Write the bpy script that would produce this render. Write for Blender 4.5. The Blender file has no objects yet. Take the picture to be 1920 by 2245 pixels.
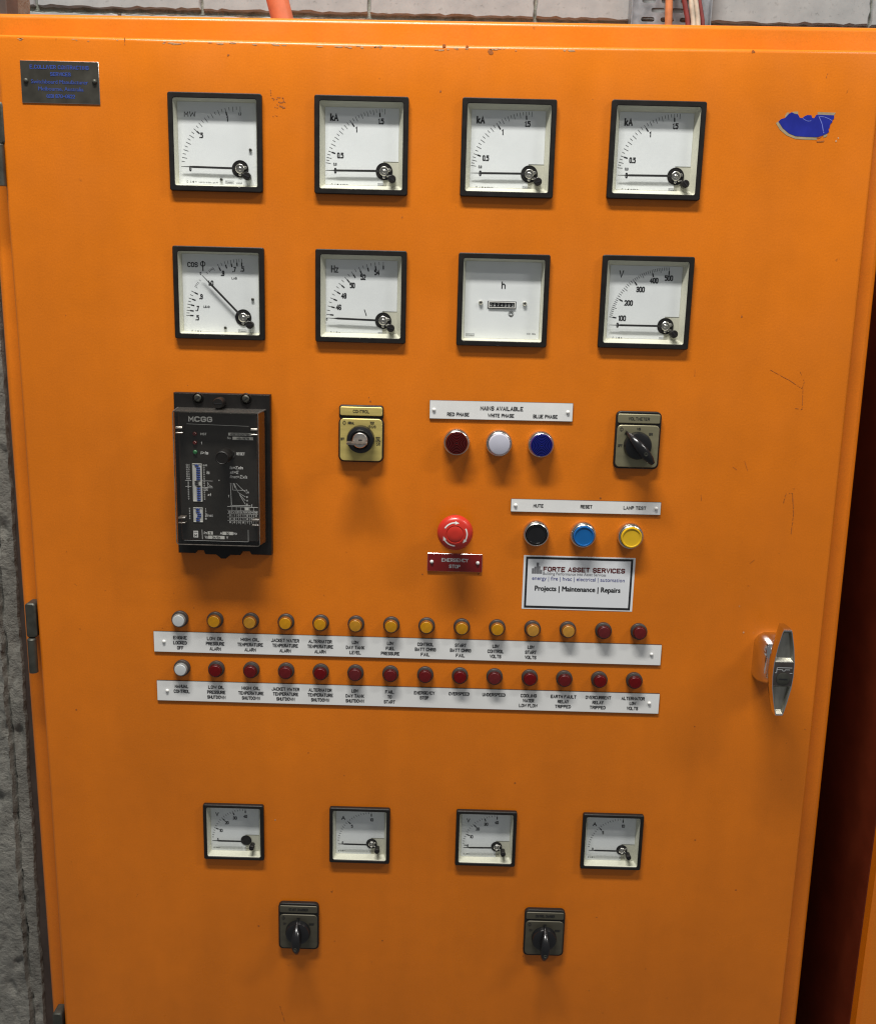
import bpy, bmesh, math, random
from mathutils import Matrix, Vector, noise
random.seed(7)
S = bpy.context.scene
COL = S.collection
H = 1.45                                   # height of the camera above the floor
# ------------------------------------------------------------------ camera
cam_d = bpy.data.cameras.new("camera"); cam = bpy.data.objects.new("camera", cam_d); COL.objects.link(cam)
Rc = Matrix(((0.99962603, -0.02674101, 0.00572175), (0.01129317, 0.21311874, -0.97696104), (0.02490552, 0.97666029, 0.21334103)))
cam.matrix_world = Matrix.Translation((0, -1.06857, H)) @ Rc.to_4x4()
cam_d.sensor_fit = 'HORIZONTAL'; cam_d.sensor_width = 36; cam_d.lens = 36 * 2158.82 / 1920
cam_d.clip_start = .02; cam_d.clip_end = 50
S.camera = cam
S.cycles.filter_width = 1.2
# ------------------------------------------------------------------ light
S.view_settings.view_transform = 'Standard'; S.view_settings.look = 'None'
S.view_settings.exposure = 0; S.view_settings.gamma = 1
w = bpy.data.worlds.new("World"); S.world = w; w.use_nodes = True
bg = w.node_tree.nodes['Background']; bg.inputs[0].default_value = (.95, .97, 1, 1); bg.inputs[1].default_value = .165
def lamp(name, x, y, z, lx, ly, P, col, rx=0, rz=0):
    d = bpy.data.lights.new(name, 'AREA'); d.shape = 'RECTANGLE'; d.size = lx; d.size_y = ly; d.energy = P; d.color = col
    o = bpy.data.objects.new(name, d); COL.objects.link(o); o.location = (x, y, z); o.rotation_euler = (math.radians(rx), 0, math.radians(rz))
lamp("tube_lamp", -.30, -.80, H + 2.05, 1.2, .16, 91, (1, .975, .93), rx=9)
lamp("tube_lamp", 2.0, -.95, H + 1.55, 1.0, .10, 26, (1, .975, .93), rx=14)
# ------------------------------------------------------------------ materials
def nt(name):
    m = bpy.data.materials.new(name); m.use_nodes = True
    t = m.node_tree; b = t.nodes['Principled BSDF']
    return m, t, b, t.nodes.new, t.links.new
def pm(name, col, rough=.5, metal=0, var=.08, vs=60, bump=0, bs=900, spec=.5, coat=0, aniso=None, rnd=0):
    m, t, b, N, L = nt(name)
    tc = N('ShaderNodeTexCoord')
    src = tc.outputs['Object']
    if aniso:
        mp = N('ShaderNodeMapping'); mp.inputs['Scale'].default_value = aniso; L(src, mp.inputs[0]); src = mp.outputs[0]
    nz = N('ShaderNodeTexNoise'); nz.inputs['Scale'].default_value = vs; nz.inputs['Detail'].default_value = 5; L(src, nz.inputs['Vector'])
    mr = N('ShaderNodeMapRange'); mr.inputs[1].default_value = .25; mr.inputs[2].default_value = .75
    mr.inputs[3].default_value = 1 - var; mr.inputs[4].default_value = 1 + var; L(nz.outputs[0], mr.inputs[0])
    mx = N('ShaderNodeMix'); mx.data_type = 'RGBA'; mx.blend_type = 'MULTIPLY'; mx.inputs[0].default_value = 1
    mx.inputs[6].default_value = (*col, 1); L(mr.outputs[0], mx.inputs[7]); last = mx.outputs[2]
    if rnd:                                                   # unit-to-unit fading
        oi = N('ShaderNodeObjectInfo'); hs = N('ShaderNodeHueSaturation')
        for inp, a_, c_ in (('Value', 1 - rnd, 1 + rnd), ('Saturation', 1 - rnd * 1.5, 1 + rnd * 1.5)):
            q = N('ShaderNodeMapRange'); q.inputs[3].default_value = a_; q.inputs[4].default_value = c_; L(oi.outputs['Random'], q.inputs[0]); L(q.outputs[0], hs.inputs[inp])
        L(last, hs.inputs['Color']); last = hs.outputs[0]
    L(last, b.inputs['Base Color'])
    m2 = N('ShaderNodeMapRange'); m2.inputs[3].default_value = max(.02, rough - .08); m2.inputs[4].default_value = rough + .08
    L(nz.outputs[0], m2.inputs[0]); L(m2.outputs[0], b.inputs['Roughness'])
    b.inputs['Metallic'].default_value = metal; b.inputs['Specular IOR Level'].default_value = spec; b.inputs['Coat Weight'].default_value = coat
    b.inputs['Coat Roughness'].default_value = .08
    if bump:
        n2 = N('ShaderNodeTexNoise'); n2.inputs['Scale'].default_value = bs; n2.inputs['Detail'].default_value = 3; L(src, n2.inputs['Vector'])
        bp = N('ShaderNodeBump'); bp.inputs['Strength'].default_value = bump; bp.inputs['Distance'].default_value = .0006
        L(n2.outputs[0], bp.inputs['Height']); L(bp.outputs[0], b.inputs['Normal'])
    return m
def orange(name, base):
    m, t, b, N, L = nt(name)
    tc = N('ShaderNodeTexCoord').outputs['Object']
    def noi(s, d=4, r=.5):
        n = N('ShaderNodeTexNoise'); n.inputs['Scale'].default_value = s; n.inputs['Detail'].default_value = d; n.inputs['Roughness'].default_value = r
        L(tc, n.inputs['Vector']); return n.outputs[0]
    def mr(src, a, c, lo, hi):
        n = N('ShaderNodeMapRange'); n.inputs[1].default_value = a; n.inputs[2].default_value = c; n.inputs[3].default_value = lo; n.inputs[4].default_value = hi
        L(src, n.inputs[0]); return n.outputs[0]
    def mul(a, bb):
        n = N('ShaderNodeMath'); n.operation = 'MULTIPLY'; L(a, n.inputs[0]); L(bb, n.inputs[1]); return n.outputs[0]
    mp = N('ShaderNodeMapping'); mp.inputs['Scale'].default_value = (1, 1, .12); L(tc, mp.inputs[0])
    ns = N('ShaderNodeTexNoise'); ns.inputs['Scale'].default_value = 26; ns.inputs['Detail'].default_value = 5; L(mp.outputs[0], ns.inputs['Vector'])
    k = mul(mul(mul(mr(noi(4), .3, .7, .90, 1.07), mr(ns.outputs[0], .35, .7, 1.02, .955)), mr(noi(650, 3, .7), .3, .7, .93, 1.07)), mr(noi(38, 5, .6), .3, .7, .965, 1.03))
    mx = N('ShaderNodeMix'); mx.data_type = 'RGBA'; mx.blend_type = 'MULTIPLY'; mx.inputs[0].default_value = 1
    mx.inputs[6].default_value = (*base, 1); L(k, mx.inputs[7])
    # grime specks
    sp = mul(mr(noi(95, 3, .6), .70, .76, 0, .75), mr(noi(9, 2), .42, .62, 0, 1))
    m2 = N('ShaderNodeMix'); m2.data_type = 'RGBA'; L(sp, m2.inputs[0]); L(mx.outputs[2], m2.inputs[6]); m2.inputs[7].default_value = (.16, .05, .012, 1)
    L(m2.outputs[2], b.inputs['Base Color'])
    L(mr(noi(14), .3, .7, .25, .40), b.inputs['Roughness'])
    b.inputs['Specular IOR Level'].default_value = .45
    bp = N('ShaderNodeBump'); bp.inputs['Strength'].default_value = .22; bp.inputs['Distance'].default_value = .0004
    L(noi(420, 2), bp.inputs['Height'])
    b2 = N('ShaderNodeBump'); b2.inputs['Strength'].default_value = .25; b2.inputs['Distance'].default_value = .004; L(noi(7, 2), b2.inputs['Height'])
    L(b2.outputs[0], bp.inputs['Normal']); L(bp.outputs[0], b.inputs['Normal'])
    return m
def clear(name, tint, refl=1.0, rough=.03):
    m = bpy.data.materials.new(name); m.use_nodes = True; t = m.node_tree; t.nodes.clear(); N = t.nodes.new; L = t.links.new
    out = N('ShaderNodeOutputMaterial'); mix = N('ShaderNodeMixShader'); tr = N('ShaderNodeBsdfTransparent'); gl = N('ShaderNodeBsdfGlossy')
    tr.inputs[0].default_value = (*tint, 1); gl.inputs['Roughness'].default_value = rough
    lw = N('ShaderNodeLayerWeight'); lw.inputs[0].default_value = .5
    p = N('ShaderNodeMath'); p.operation = 'POWER'; p.inputs[1].default_value = 4; L(lw.outputs['Facing'], p.inputs[0])
    q = N('ShaderNodeMath'); q.operation = 'MULTIPLY_ADD'; q.inputs[1].default_value = .8 * refl; q.inputs[2].default_value = .045 * refl; L(p.outputs[0], q.inputs[0])
    L(q.outputs[0], mix.inputs[0]); L(tr.outputs[0], mix.inputs[1]); L(gl.outputs[0], mix.inputs[2]); L(mix.outputs[0], out.inputs[0])
    return m
def concrete(name, a, c, scale=9, bump=.5, pits=1):
    m, t, b, N, L = nt(name)
    tc = N('ShaderNodeTexCoord').outputs['Object']
    def noi(s, d=6, r=.6):
        n = N('ShaderNodeTexNoise'); n.inputs['Scale'].default_value = s; n.inputs['Detail'].default_value = d; n.inputs['Roughness'].default_value = r
        L(tc, n.inputs['Vector']); return n.outputs[0]
    cr = N('ShaderNodeValToRGB'); cr.color_ramp.elements[0].color = (*a, 1); cr.color_ramp.elements[1].color = (*c, 1)
    cr.color_ramp.elements[0].position = .32; cr.color_ramp.elements[1].position = .68; L(noi(scale), cr.inputs[0])
    n2 = noi(150, 4, .7)
    r2 = N('ShaderNodeValToRGB'); r2.color_ramp.elements[0].position = .28; r2.color_ramp.elements[1].position = .42
    r2.color_ramp.elements[0].color = (.35, .34, .30, 1); L(n2, r2.inputs[0])
    mx = N('ShaderNodeMix'); mx.data_type = 'RGBA'; mx.blend_type = 'MULTIPLY'; mx.inputs[0].default_value = pits
    L(cr.outputs[0], mx.inputs[6]); L(r2.outputs[0], mx.inputs[7]); L(mx.outputs[2], b.inputs['Base Color'])
    b.inputs['Roughness'].default_value = .9
    bp = N('ShaderNodeBump'); bp.inputs['Strength'].default_value = bump; bp.inputs['Distance'].default_value = .003; L(noi(110, 5, .7), bp.inputs['Height']); L(bp.outputs[0], b.inputs['Normal'])
    return m
ORANGE = orange("orange_enamel", (.74, .188, .0060))
GAPSHADE = pm("gap_shade_paint", (.135, .022, .007), .5, var=.2, vs=25, spec=.25)  # shade of the cabinet gap painted in as a dark maroon body colour
BLACK = pm("black_plastic", (.013, .0115, .0105), .46, var=.2, vs=90, bump=.15, spec=.3)
BLACKG = pm("gloss_black_plastic", (.010, .010, .011), .22, var=.2, vs=90)
GREYP = pm("dark_grey_plastic", (.035, .031, .028), .45, var=.2, vs=150)
CREAM = pm("cream_plastic", (.66, .65, .53), .5, var=.05, vs=40)
DIAL = pm("dial_white", (.86, .885, .885), .55, var=.035, vs=35, rnd=.025)
INK = pm("black_ink", (.012, .012, .014), .6)
INKG = pm("grey_ink", (.045, .045, .05), .6)
NEEDLE = pm("needle_black", (.02, .019, .018), .5)
METAL = pm("bright_metal", (.70, .68, .63), .28, metal=1, var=.1, vs=120)
CHROME = pm("chrome", (.72, .72, .73), .09, metal=1, var=.06, vs=40, bump=.05, bs=120)
DCHROME = pm("dark_reflection_chrome", (.14, .12, .11), .22, metal=.8, var=.2, vs=80)  # dark reflection on the lever's middle bridge put into the base colour
POCKET = pm("cast_zinc", (.40, .39, .34), .36, metal=.9, var=.25, vs=160, aniso=(1, 1, .25))
DULLM = pm("dull_zinc", (.075, .075, .062), .5, metal=.6, var=.35, vs=90, bump=.2, bs=500)
GALV = pm("galvanised_steel", (.42, .44, .46), .38, metal=.8, var=.28, vs=70)
LABEL = pm("white_laminate", (.82, .82, .80), .34, var=.05, vs=30, spec=.6)
LCORE = pm("laminate_core", (.02, .018, .016), .5)
REDLAB = pm("red_laminate", (.20, .008, .008), .4, var=.12, vs=80)
WHITEP = pm("white_paint", (.80, .79, .75), .4, var=.04)
BRASSL = pm("brass_legend", (.66, .53, .17), .38, metal=.35, var=.18, vs=60, aniso=(.35, 1, 2.2))
OLIVEL = pm("champagne_legend", (.30, .275, .17), .40, metal=.5, var=.12, vs=60, aniso=(.35, 1, 2.2))
DARKL = pm("tarnished_legend", (.115, .105, .075), .40, metal=.5, var=.15, vs=60, aniso=(.35, 1, 2.2))
PLATEN = pm("etched_nameplate", (.085, .080, .065), .38, metal=.6, var=.3, vs=55)
BLUEINK = pm("blue_ink", (.035, .075, .33), .5)
AMBER = pm("amber_lens", (.52, .235, .008), .32, var=.10, vs=320, coat=.2, rnd=.06)
AMBERD = pm("amber_rim", (.20, .065, .006), .3)
REDL = pm("red_lens", (.125, .003, .004), .40, var=.12, vs=320, coat=0, spec=.35, rnd=.07)
REDD = pm("red_rim", (.05, .002, .002), .3)
WHITEL = pm("white_lens", (.55, .57, .57), .35, var=.04, coat=.2)
GREYR = pm("grey_rim", (.20, .20, .19), .3)
RUBY = pm("ruby_lens", (.065, .002, .0015), .12, var=.1, coat=.5)
OPAL = pm("opal_lens", (.52, .52, .60), .4, var=.04)
COBALT = pm("cobalt_lens", (.005, .009, .14), .14, var=.1, coat=.5)
BLUEB = pm("blue_button", (.004, .115, .36), .38, var=.06)
YELLB = pm("yellow_button", (.72, .44, .015), .42, var=.06)
ESTOP = pm("red_mushroom", (.56, .030, .018), .33, var=.05, coat=.15)
STICK = pm("silver_sticker", (.82, .84, .86), .36, metal=.05, var=.06, vs=14)
NAVY = pm("navy_ink", (.035, .04, .26), .5)
MAROON = pm("maroon_ink", (.10, .006, .004), .5)
GREYINK = pm("soft_grey_ink", (.17, .17, .18), .5)
TORN = pm("torn_blue_vinyl", (.013, .022, .27), .35, var=.25, vs=55)
TORNL = pm("blue_vinyl_crease", (.16, .20, .60), .4)
GLUE = pm("sticker_backing", (.36, .28, .16), .6, var=.2, vs=120)
RELP = pm("relay_face", (.022, .020, .017), .5, var=.12, vs=200)
RWHITE = pm("relay_print", (.74, .75, .74), .5)
WINDOW_W = pm("dip_white", (.62, .63, .60), .5)
DIPB = pm("dip_blue", (.02, .055, .26), .4)
LEDR = pm("led_red", (.10, .008, .006), .3, coat=.4)
LEDG = pm("led_green", (.02, .16, .05), .3, coat=.4)
PANE = clear("thin_glass", (.985, .99, .985), .9)
COVER = clear("clear_acrylic", (.93, .92, .90), .9, .08)
def dusty(name, col, fac):
    m = clear(name, (.9, .89, .86), .6, .12); t = m.node_tree; out = [n for n in t.nodes if n.type == 'OUTPUT_MATERIAL'][0]; src = out.inputs[0].links[0].from_socket
    d = t.nodes.new('ShaderNodeBsdfDiffuse'); d.inputs[0].default_value = (*col, 1); mx = t.nodes.new('ShaderNodeMixShader'); mx.inputs[0].default_value = fac
    t.links.new(src, mx.inputs[1]); t.links.new(d.outputs[0], mx.inputs[2]); t.links.new(mx.outputs[0], out.inputs[0]); return m
DUSTY = dusty("dusty_acrylic", (.16, .15, .14), .45)
COVERE = pm("acrylic_edge", (.14, .12, .10), .16, var=.5, vs=160, coat=.8, spec=.8)
SCUFF = pm("scuff_dirt", (.38, .105, .012), .7, var=.4, vs=900)
CHIP = pm("bare_chip", (.60, .33, .17), .5, var=.3, vs=300)
BLOCK = concrete("concrete_block", (.27, .285, .285), (.335, .35, .345), 30, .08, .55)
BLOCKD = concrete("grey_block", (.21, .215, .22), (.27, .27, .27), 30, .08, .55)
MORTAR = concrete("mortar", (.15, .165, .135), (.33, .345, .295), 60, .9)
COLUMN = concrete("rough_concrete", (.16, .155, .135), (.29, .28, .245), 9, 1.0)
BROWN = pm("brown_primer", (.070, .050, .040), .6, var=.35, vs=30, bump=.4, bs=200)
CONDUIT = pm("orange_conduit", (.55, .15, .065), .5, var=.25, vs=40)
TAN = pm("tan_conduit", (.46, .17, .06), .5, var=.3, vs=60)
REDC = pm("red_cable", (.17, .028, .026), .5, var=.25, vs=60)
WHITEC = pm("dusty_white_cable", (.50, .46, .37), .6, var=.35, vs=70)
# ------------------------------------------------------------------ mesh tools (u right, v up, h out of the panel)
def rr(w, h, r=0, cu=0, cv=0, n=4):
    r = max(r, 1e-5); P = []
    for sx, sy, a in ((1, 1, 0), (-1, 1, 90), (-1, -1, 180), (1, -1, 270)):
        for i in range(n + 1):
            t = math.radians(a + 90 * i / n)
            P.append((cu + sx * (w / 2 - r) + r * math.cos(t), cv + sy * (h / 2 - r) + r * math.sin(t)))
    return P
def ci(r, n=32, cu=0, cv=0, a0=0): return [(cu + r * math.cos(a0 + 2 * math.pi * i / n), cv + r * math.sin(a0 + 2 * math.pi * i / n)) for i in range(n)]
def at(loop, h): return [(p[0], p[1], h) for p in loop]
class MB:
    def __init__(s): s.v = []; s.f = []; s.m = []
    def add(s, vs, fs, mi=0):
        o = len(s.v); s.v += vs
        for f in fs: s.f.append(tuple(i + o for i in f)); s.m.append(mi)
    def loft(s, loops, mi=0, c0=False, c1=False):
        n = len(loops[0]); vs = [p for l in loops for p in l]; fs = []
        for k in range(len(loops) - 1):
            for i in range(n):
                j = (i + 1) % n; fs.append((k * n + i, k * n + j, (k + 1) * n + j, (k + 1) * n + i))
        if c0: fs.append(tuple(range(n))[::-1])
        if c1: fs.append(tuple((len(loops) - 1) * n + i for i in range(n)))
        s.add(vs, fs, mi); return s
    def slab(s, w, h, h0, h1, r=.001, ch=0, cu=0, cv=0, mi=0, n=4, back=True):
        l = [at(rr(w, h, r, cu, cv, n), h0)]
        if ch: l += [at(rr(w, h, r, cu, cv, n), h1 - ch), at(rr(w - 2 * ch, h - 2 * ch, max(r - ch, 2e-4), cu, cv, n), h1)]
        else: l.append(at(rr(w, h, r, cu, cv, n), h1))
        return s.loft(l, mi, back, True)
    def frame(s, w, h, wi, hi, h0, h1, r, ri, ch, mi=0, h2=None, n=4):
        return s.loft([at(rr(w, h, r, n=n), h0), at(rr(w, h, r, n=n), h1 - ch), at(rr(w - 2 * ch, h - 2 * ch, r - ch * .6, n=n), h1),
                       at(rr(wi + ch, hi + ch, ri + ch * .5, n=n), h1), at(rr(wi, hi, ri, n=n), h1 - ch * .6), at(rr(wi, hi, ri, n=n), h0 if h2 is None else h2)], mi)
    def lathe(s, prof, n=32, cu=0, cv=0, mi=0, c0=False, c1=False):
        return s.loft([at(ci(r, n, cu, cv), h) for r, h in prof], mi, c0, c1)
    def quad(s, pts, h, mi=0):
        s.add([(p[0], p[1], h) for p in pts], [tuple(range(len(pts)))], mi); return s
    def line(s, pts, wd, h, mi=0, taper=None):
        for k in range(len(pts) - 1):
            a = Vector(pts[k]); b = Vector(pts[k + 1]); d = b - a
            if d.length < 1e-9: continue
            d.normalize(); nn = Vector((-d.y, d.x)) * wd / 2; e = d * wd * .25
            s.quad([a - e - nn, b + e - nn, b + e + nn, a - e + nn], h, mi)
        return s
    def ring(s, r0, r1, h, cu=0, cv=0, n=32, mi=0, a0=0, a1=360):
        vs = []; fs = []
        for i in range(n + 1):
            t = math.radians(a0 + (a1 - a0) * i / n); vs += [(cu + r0 * math.cos(t), cv + r0 * math.sin(t), h), (cu + r1 * math.cos(t), cv + r1 * math.sin(t), h)]
            if i < n: fs.append((2 * i, 2 * i + 1, 2 * i + 3, 2 * i + 2))
        s.add(vs, fs, mi); return s
    def disc(s, r, h, cu=0, cv=0, n=24, mi=0): return s.quad(ci(r, n, cu, cv), h, mi)
    def tube(s, path, r, n=12, mi=0):
        P = [Vector(p) for p in path]; loops = []
        for i, p in enumerate(P):
            d = (P[min(i + 1, len(P) - 1)] - P[max(i - 1, 0)]).normalized()
            x = d.cross(Vector((0, 0, 1)));  x = x if x.length > .1 else d.cross(Vector((1, 0, 0))); x.normalize(); y = d.cross(x)
            loops.append([tuple(p + x * r * math.cos(2 * math.pi * k / n) + y * r * math.sin(2 * math.pi * k / n)) for k in range(n)])
        return s.loft(loops, mi, True, True)
    def text(s, st, cu, cv, cap, h, width=None, mi=0, al='C', bold=0, shear=0, rot=0):
        if all(c == ' ' or c in SF for c in st):
            P, W0 = strokes(st); wt = cap * (.145 + 2.4 * bold); ky = (cap - wt) / 6; kx = ky * .92 if width is None else (width - wt) / max(W0, .5)
            if W0 < .5: kx = ky
            off = {'C': -W0 * kx / 2, 'L': wt / 2, 'R': -W0 * kx - wt / 2}[al]; cr, sr = math.cos(rot), math.sin(rot)
            for n_, p in enumerate(P):
                q = []
                for x, y in p:
                    yy = (y - 3) * ky; xx = x * kx + off + shear * yy; v_ = Vector((cu + xx * cr - yy * sr, cv + xx * sr + yy * cr))
                    if not q or (v_ - q[-1]).length > 1e-7: q.append(v_)
                if len(q) < 2: q.append(q[0] + Vector((wt * .3, 0)))
                hw = wt / 2; up = []; dn = []
                for i, v_ in enumerate(q):
                    d0 = (v_ - q[i - 1]).normalized() if i else (q[1] - v_).normalized()
                    d1 = (q[i + 1] - v_).normalized() if i < len(q) - 1 else d0
                    t = d0 + d1
                    if t.length < .2: t = d0.copy()
                    t.normalize(); nn = Vector((-t.y, t.x)); m_ = min(1 / max(nn.dot(Vector((-d0.y, d0.x))), .4), 1.7)
                    e = Vector((0, 0))
                    if i == 0: e = -d0 * hw * .8
                    elif i == len(q) - 1: e = d0 * hw * .8
                    a, b = v_ + e + nn * hw * m_, v_ + e - nn * hw * m_
                    z_ = h + 4e-6 * (n_ % 6); up.append((a.x, a.y, z_)); dn.append((b.x, b.y, z_))
                n = len(q); s.add(up + dn, [(i, i + 1, n + i + 1, n + i) for i in range(n - 1)], mi)
            return s
        vs, fs, x0, x1 = glyphs(st, 0); k = cap / CAPH; kx = k * .82 if width is None else width / (x1 - x0)
        W = (x1 - x0) * kx; off = {'C': -W / 2, 'L': 0, 'R': -W}[al]
        cr, sr = math.cos(rot), math.sin(rot); o = []
        for x, y in vs:
            yy = (y - CAPH / 2) * k; xx = (x - x0) * kx + off + shear * yy
            o.append((cu + xx * cr - yy * sr, cv + xx * sr + yy * cr, h))
        s.add(o, fs, mi)
        if bold: s.add([(a + bold * k * 1.3, b, c + 2e-5) for a, b, c in o], fs, mi); s.add([(a + bold * k * .6, b + bold * k * .5, c + 4e-5) for a, b, c in o], fs, mi)
        return s
    def mesh(s, name, mats, sharp=35):
        me = bpy.data.meshes.new(name)
        me.from_pydata([(u, -h, v) for u, v, h in s.v], [], s.f)
        for m in mats: me.materials.append(m)
        me.polygons.foreach_set('material_index', s.m)
        bm = bmesh.new(); bm.from_mesh(me); bmesh.ops.remove_doubles(bm, verts=bm.verts, dist=1e-7); bmesh.ops.recalc_face_normals(bm, faces=bm.faces); bm.to_mesh(me); bm.free()
        me.polygons.foreach_set('use_smooth', [True] * len(me.polygons)); me.set_sharp_from_angle(angle=math.radians(sharp)); me.update()
        return me
SF = dict(A="002640,1232", B="000636454433,3342413000,3303", C="4536160501103041", D="00062644422000", E="46060040,0333", F="460600,0333", G="4536160501103041,414323", H="0006,4046,0343", I="0006", J="46413010,1001", K="0006,4602,1340", L="060040", M="0006224640", N="00064046", O="163645413010010516", P="000636454433,3303", Q="163645413010010516,2240", R="000636454433,3303,2340", S="4536160504133342413010,1001", T="0646,2620", U="060110304146", V="062046", W="0610355066", X="0640,0046", Y="062346,2320", Z="06460040",
 k="0006,3401,1230", z="04340030", h="0006,0314243330", t="161120,0424", x="0034,0430", s="340402323000", n="0004,0314243330")
SF.update({'0': "163645413010010516", '1': "051610", '2': "0516364543000040", '3': "0516364544333342413010,1001,1333", '4': "30360242", '5': "4606040434434130100110", '6': "45361605011030414233,3303", '7': "064610", '8': "133342413010010213,1304051636454433", '9': "011030414536160504134343", '.': "0010", '/': "0046", '-': "0343", ',': "1100", '=': "0242,0444", '>': "054301", '(': "261502,021120"[:6] + "1120", ')': "061311"[:2] + "1511" + "00", '|': "0006", ':': "0010", '\u03a3': "460623,230040"})
def strokes(st):
    """single-stroke lettering: list of polylines on a 4 x 6 grid, total width"""
    x = 0; out = []
    for ch in st:
        if ch == ' ': x += 3.2; continue
        w_ = 0
        for g in SF[ch].split(','):
            p = [(int(g[i]), int(g[i + 1])) for i in range(0, len(g), 2)]; w_ = max(w_, max(a for a, b in p)); out.append([(a + x, b) for a, b in p])
        x += w_ + 1.9
    return out, x - 1.9
_G = {}
def glyphs(st, bold=0):
    if (st, bold) not in _G:
        c = bpy.data.curves.new("g", 'FONT'); c.body = st; c.size = 1; c.resolution_u = 3; c.fill_mode = 'FRONT'; c.offset = bold
        o = bpy.data.objects.new("g", c); me = bpy.data.meshes.new_from_object(o)
        vs = [(v.co.x, v.co.y) for v in me.vertices]; fs = [tuple(p.vertices) for p in me.polygons]
        _G[(st, bold)] = (vs, fs, min(v[0] for v in vs), max(v[0] for v in vs))
        bpy.data.objects.remove(o); bpy.data.curves.remove(c); bpy.data.meshes.remove(me)
    return _G[(st, bold)]
CAPH = 1; CAPH = max(v[1] for v in glyphs("H")[0])
_M = {}
def part(name, parent, mb, mats, loc=(0, 0, 0), rot=0, key=None, label=None, kind=None):
    """one mesh object, child of parent; loc = (u, v, h); key shares the mesh between alike pieces"""
    if key is not None and key in _M: me = _M[key]
    else:
        if callable(mb): mb = mb()
        me = mb.mesh(name, mats if isinstance(mats, (list, tuple)) else [mats])
        if key is not None: _M[key] = me
    o = bpy.data.objects.new(name, me); COL.objects.link(o)
    if parent: o.parent = parent
    o.location = (loc[0], -loc[2], loc[1]); o.rotation_euler = (0, -rot, 0)
    if label: o['label'] = label
    if kind: o['kind'] = kind
    return o
def thing(name, label, cat, u, v, h=0, group=None):
    o = bpy.data.objects.new(name, None); COL.objects.link(o); o.location = (u, -h, v + H); o.empty_display_size = .02
    o['label'] = label; o['category'] = cat
    if group: o['group'] = group
    return o
def tag(o, label, cat, group=None):
    o['label'] = label; o['category'] = cat
    if group: o['group'] = group
    return o
def lone(name, mb, mats, label, cat, u, v, h=0, group=None):
    o = part(name, None, mb, mats); o.location = (u, -h, v + H); return tag(o, label, cat, group)
def copy_tree(o, parent=None):
    c = o.copy(); COL.objects.link(c); c.parent = parent
    for ch in o.children: copy_tree(ch, c)
    return c
# ------------------------------------------------------------------ wall, column, tray behind
wall = thing("block_wall", "pale grey concrete block wall rising behind the orange switchboard", "wall", 0, 0, -.5)
part("mortar_bed", wall, MB().slab(2.2, 2.45, -.20, -.0065, .001, 0, 0, -.225), MORTAR)
def block(seed):
    m = MB(); rnd = random.Random(seed); n = 26; w2, h2 = .1205, .0570
    # rough-edged block: perimeter wobbles by about a millimetre
    per = []
    for i in range(n): per.append((-w2 + 2 * w2 * i / n, -h2))
    for i in range(12): per.append((w2, -h2 + 2 * h2 * i / 12))
    for i in range(n): per.append((w2 - 2 * w2 * i / n, h2))
    for i in range(12): per.append((-w2, h2 - 2 * h2 * i / 12))
    wob = [(x + rnd.uniform(-.0010, .0010), y + rnd.uniform(-.0012, .0012)) for x, y in per]
    inn = [(x * .988 + rnd.uniform(-.001, .001), y * .972 + rnd.uniform(-.001, .001)) for x, y in wob]
    m.loft([at(wob, -.03), at(wob, -.0025), at(inn, 0)], 0, False, True); return m
vj = .4015
row = 0
for r in range(-2, 3):
    v0 = vj + .060 + .122 * r
    for c in range(-4, 5):
        u = -.0075 + .245 * c + (0 if r % 2 == 0 else .1225)
        if abs(u) > 1.0: continue
        dk = (r == 0 and c <= -3)
        part("concrete_block", wall, (lambda sd=(r * 7 + c) % 4: block(sd)), BLOCKD if dk else BLOCK, (u, v0, 0), key=("blk", (r * 7 + c) % 4, dk))
# ragged beads of mortar squeezed out of the joint
def bead():
    m = MB(); n = 90
    for a, b, vv, hh in ((-.9, .9, vj + .0005, .002),):
        lo = []; hi = []
        for i in range(n + 1):
            x = a + (b - a) * i / n
            lo.append((x, vv - .010 + .002 * noise.noise((x * 31, 1, 0)), -.004)); hi.append((x, vv - .0045 + .0022 * noise.noise((x * 67, 5, 0)) + .0015 * noise.noise((x * 190, 5, 0)), -.001))
        vs = lo + hi; fs = [(i, i + 1, n + 2 + i, n + 1 + i) for i in range(n)]
        m.add(vs, fs)
    return m
part("mortar_bead", wall, bead(), MORTAR)
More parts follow.
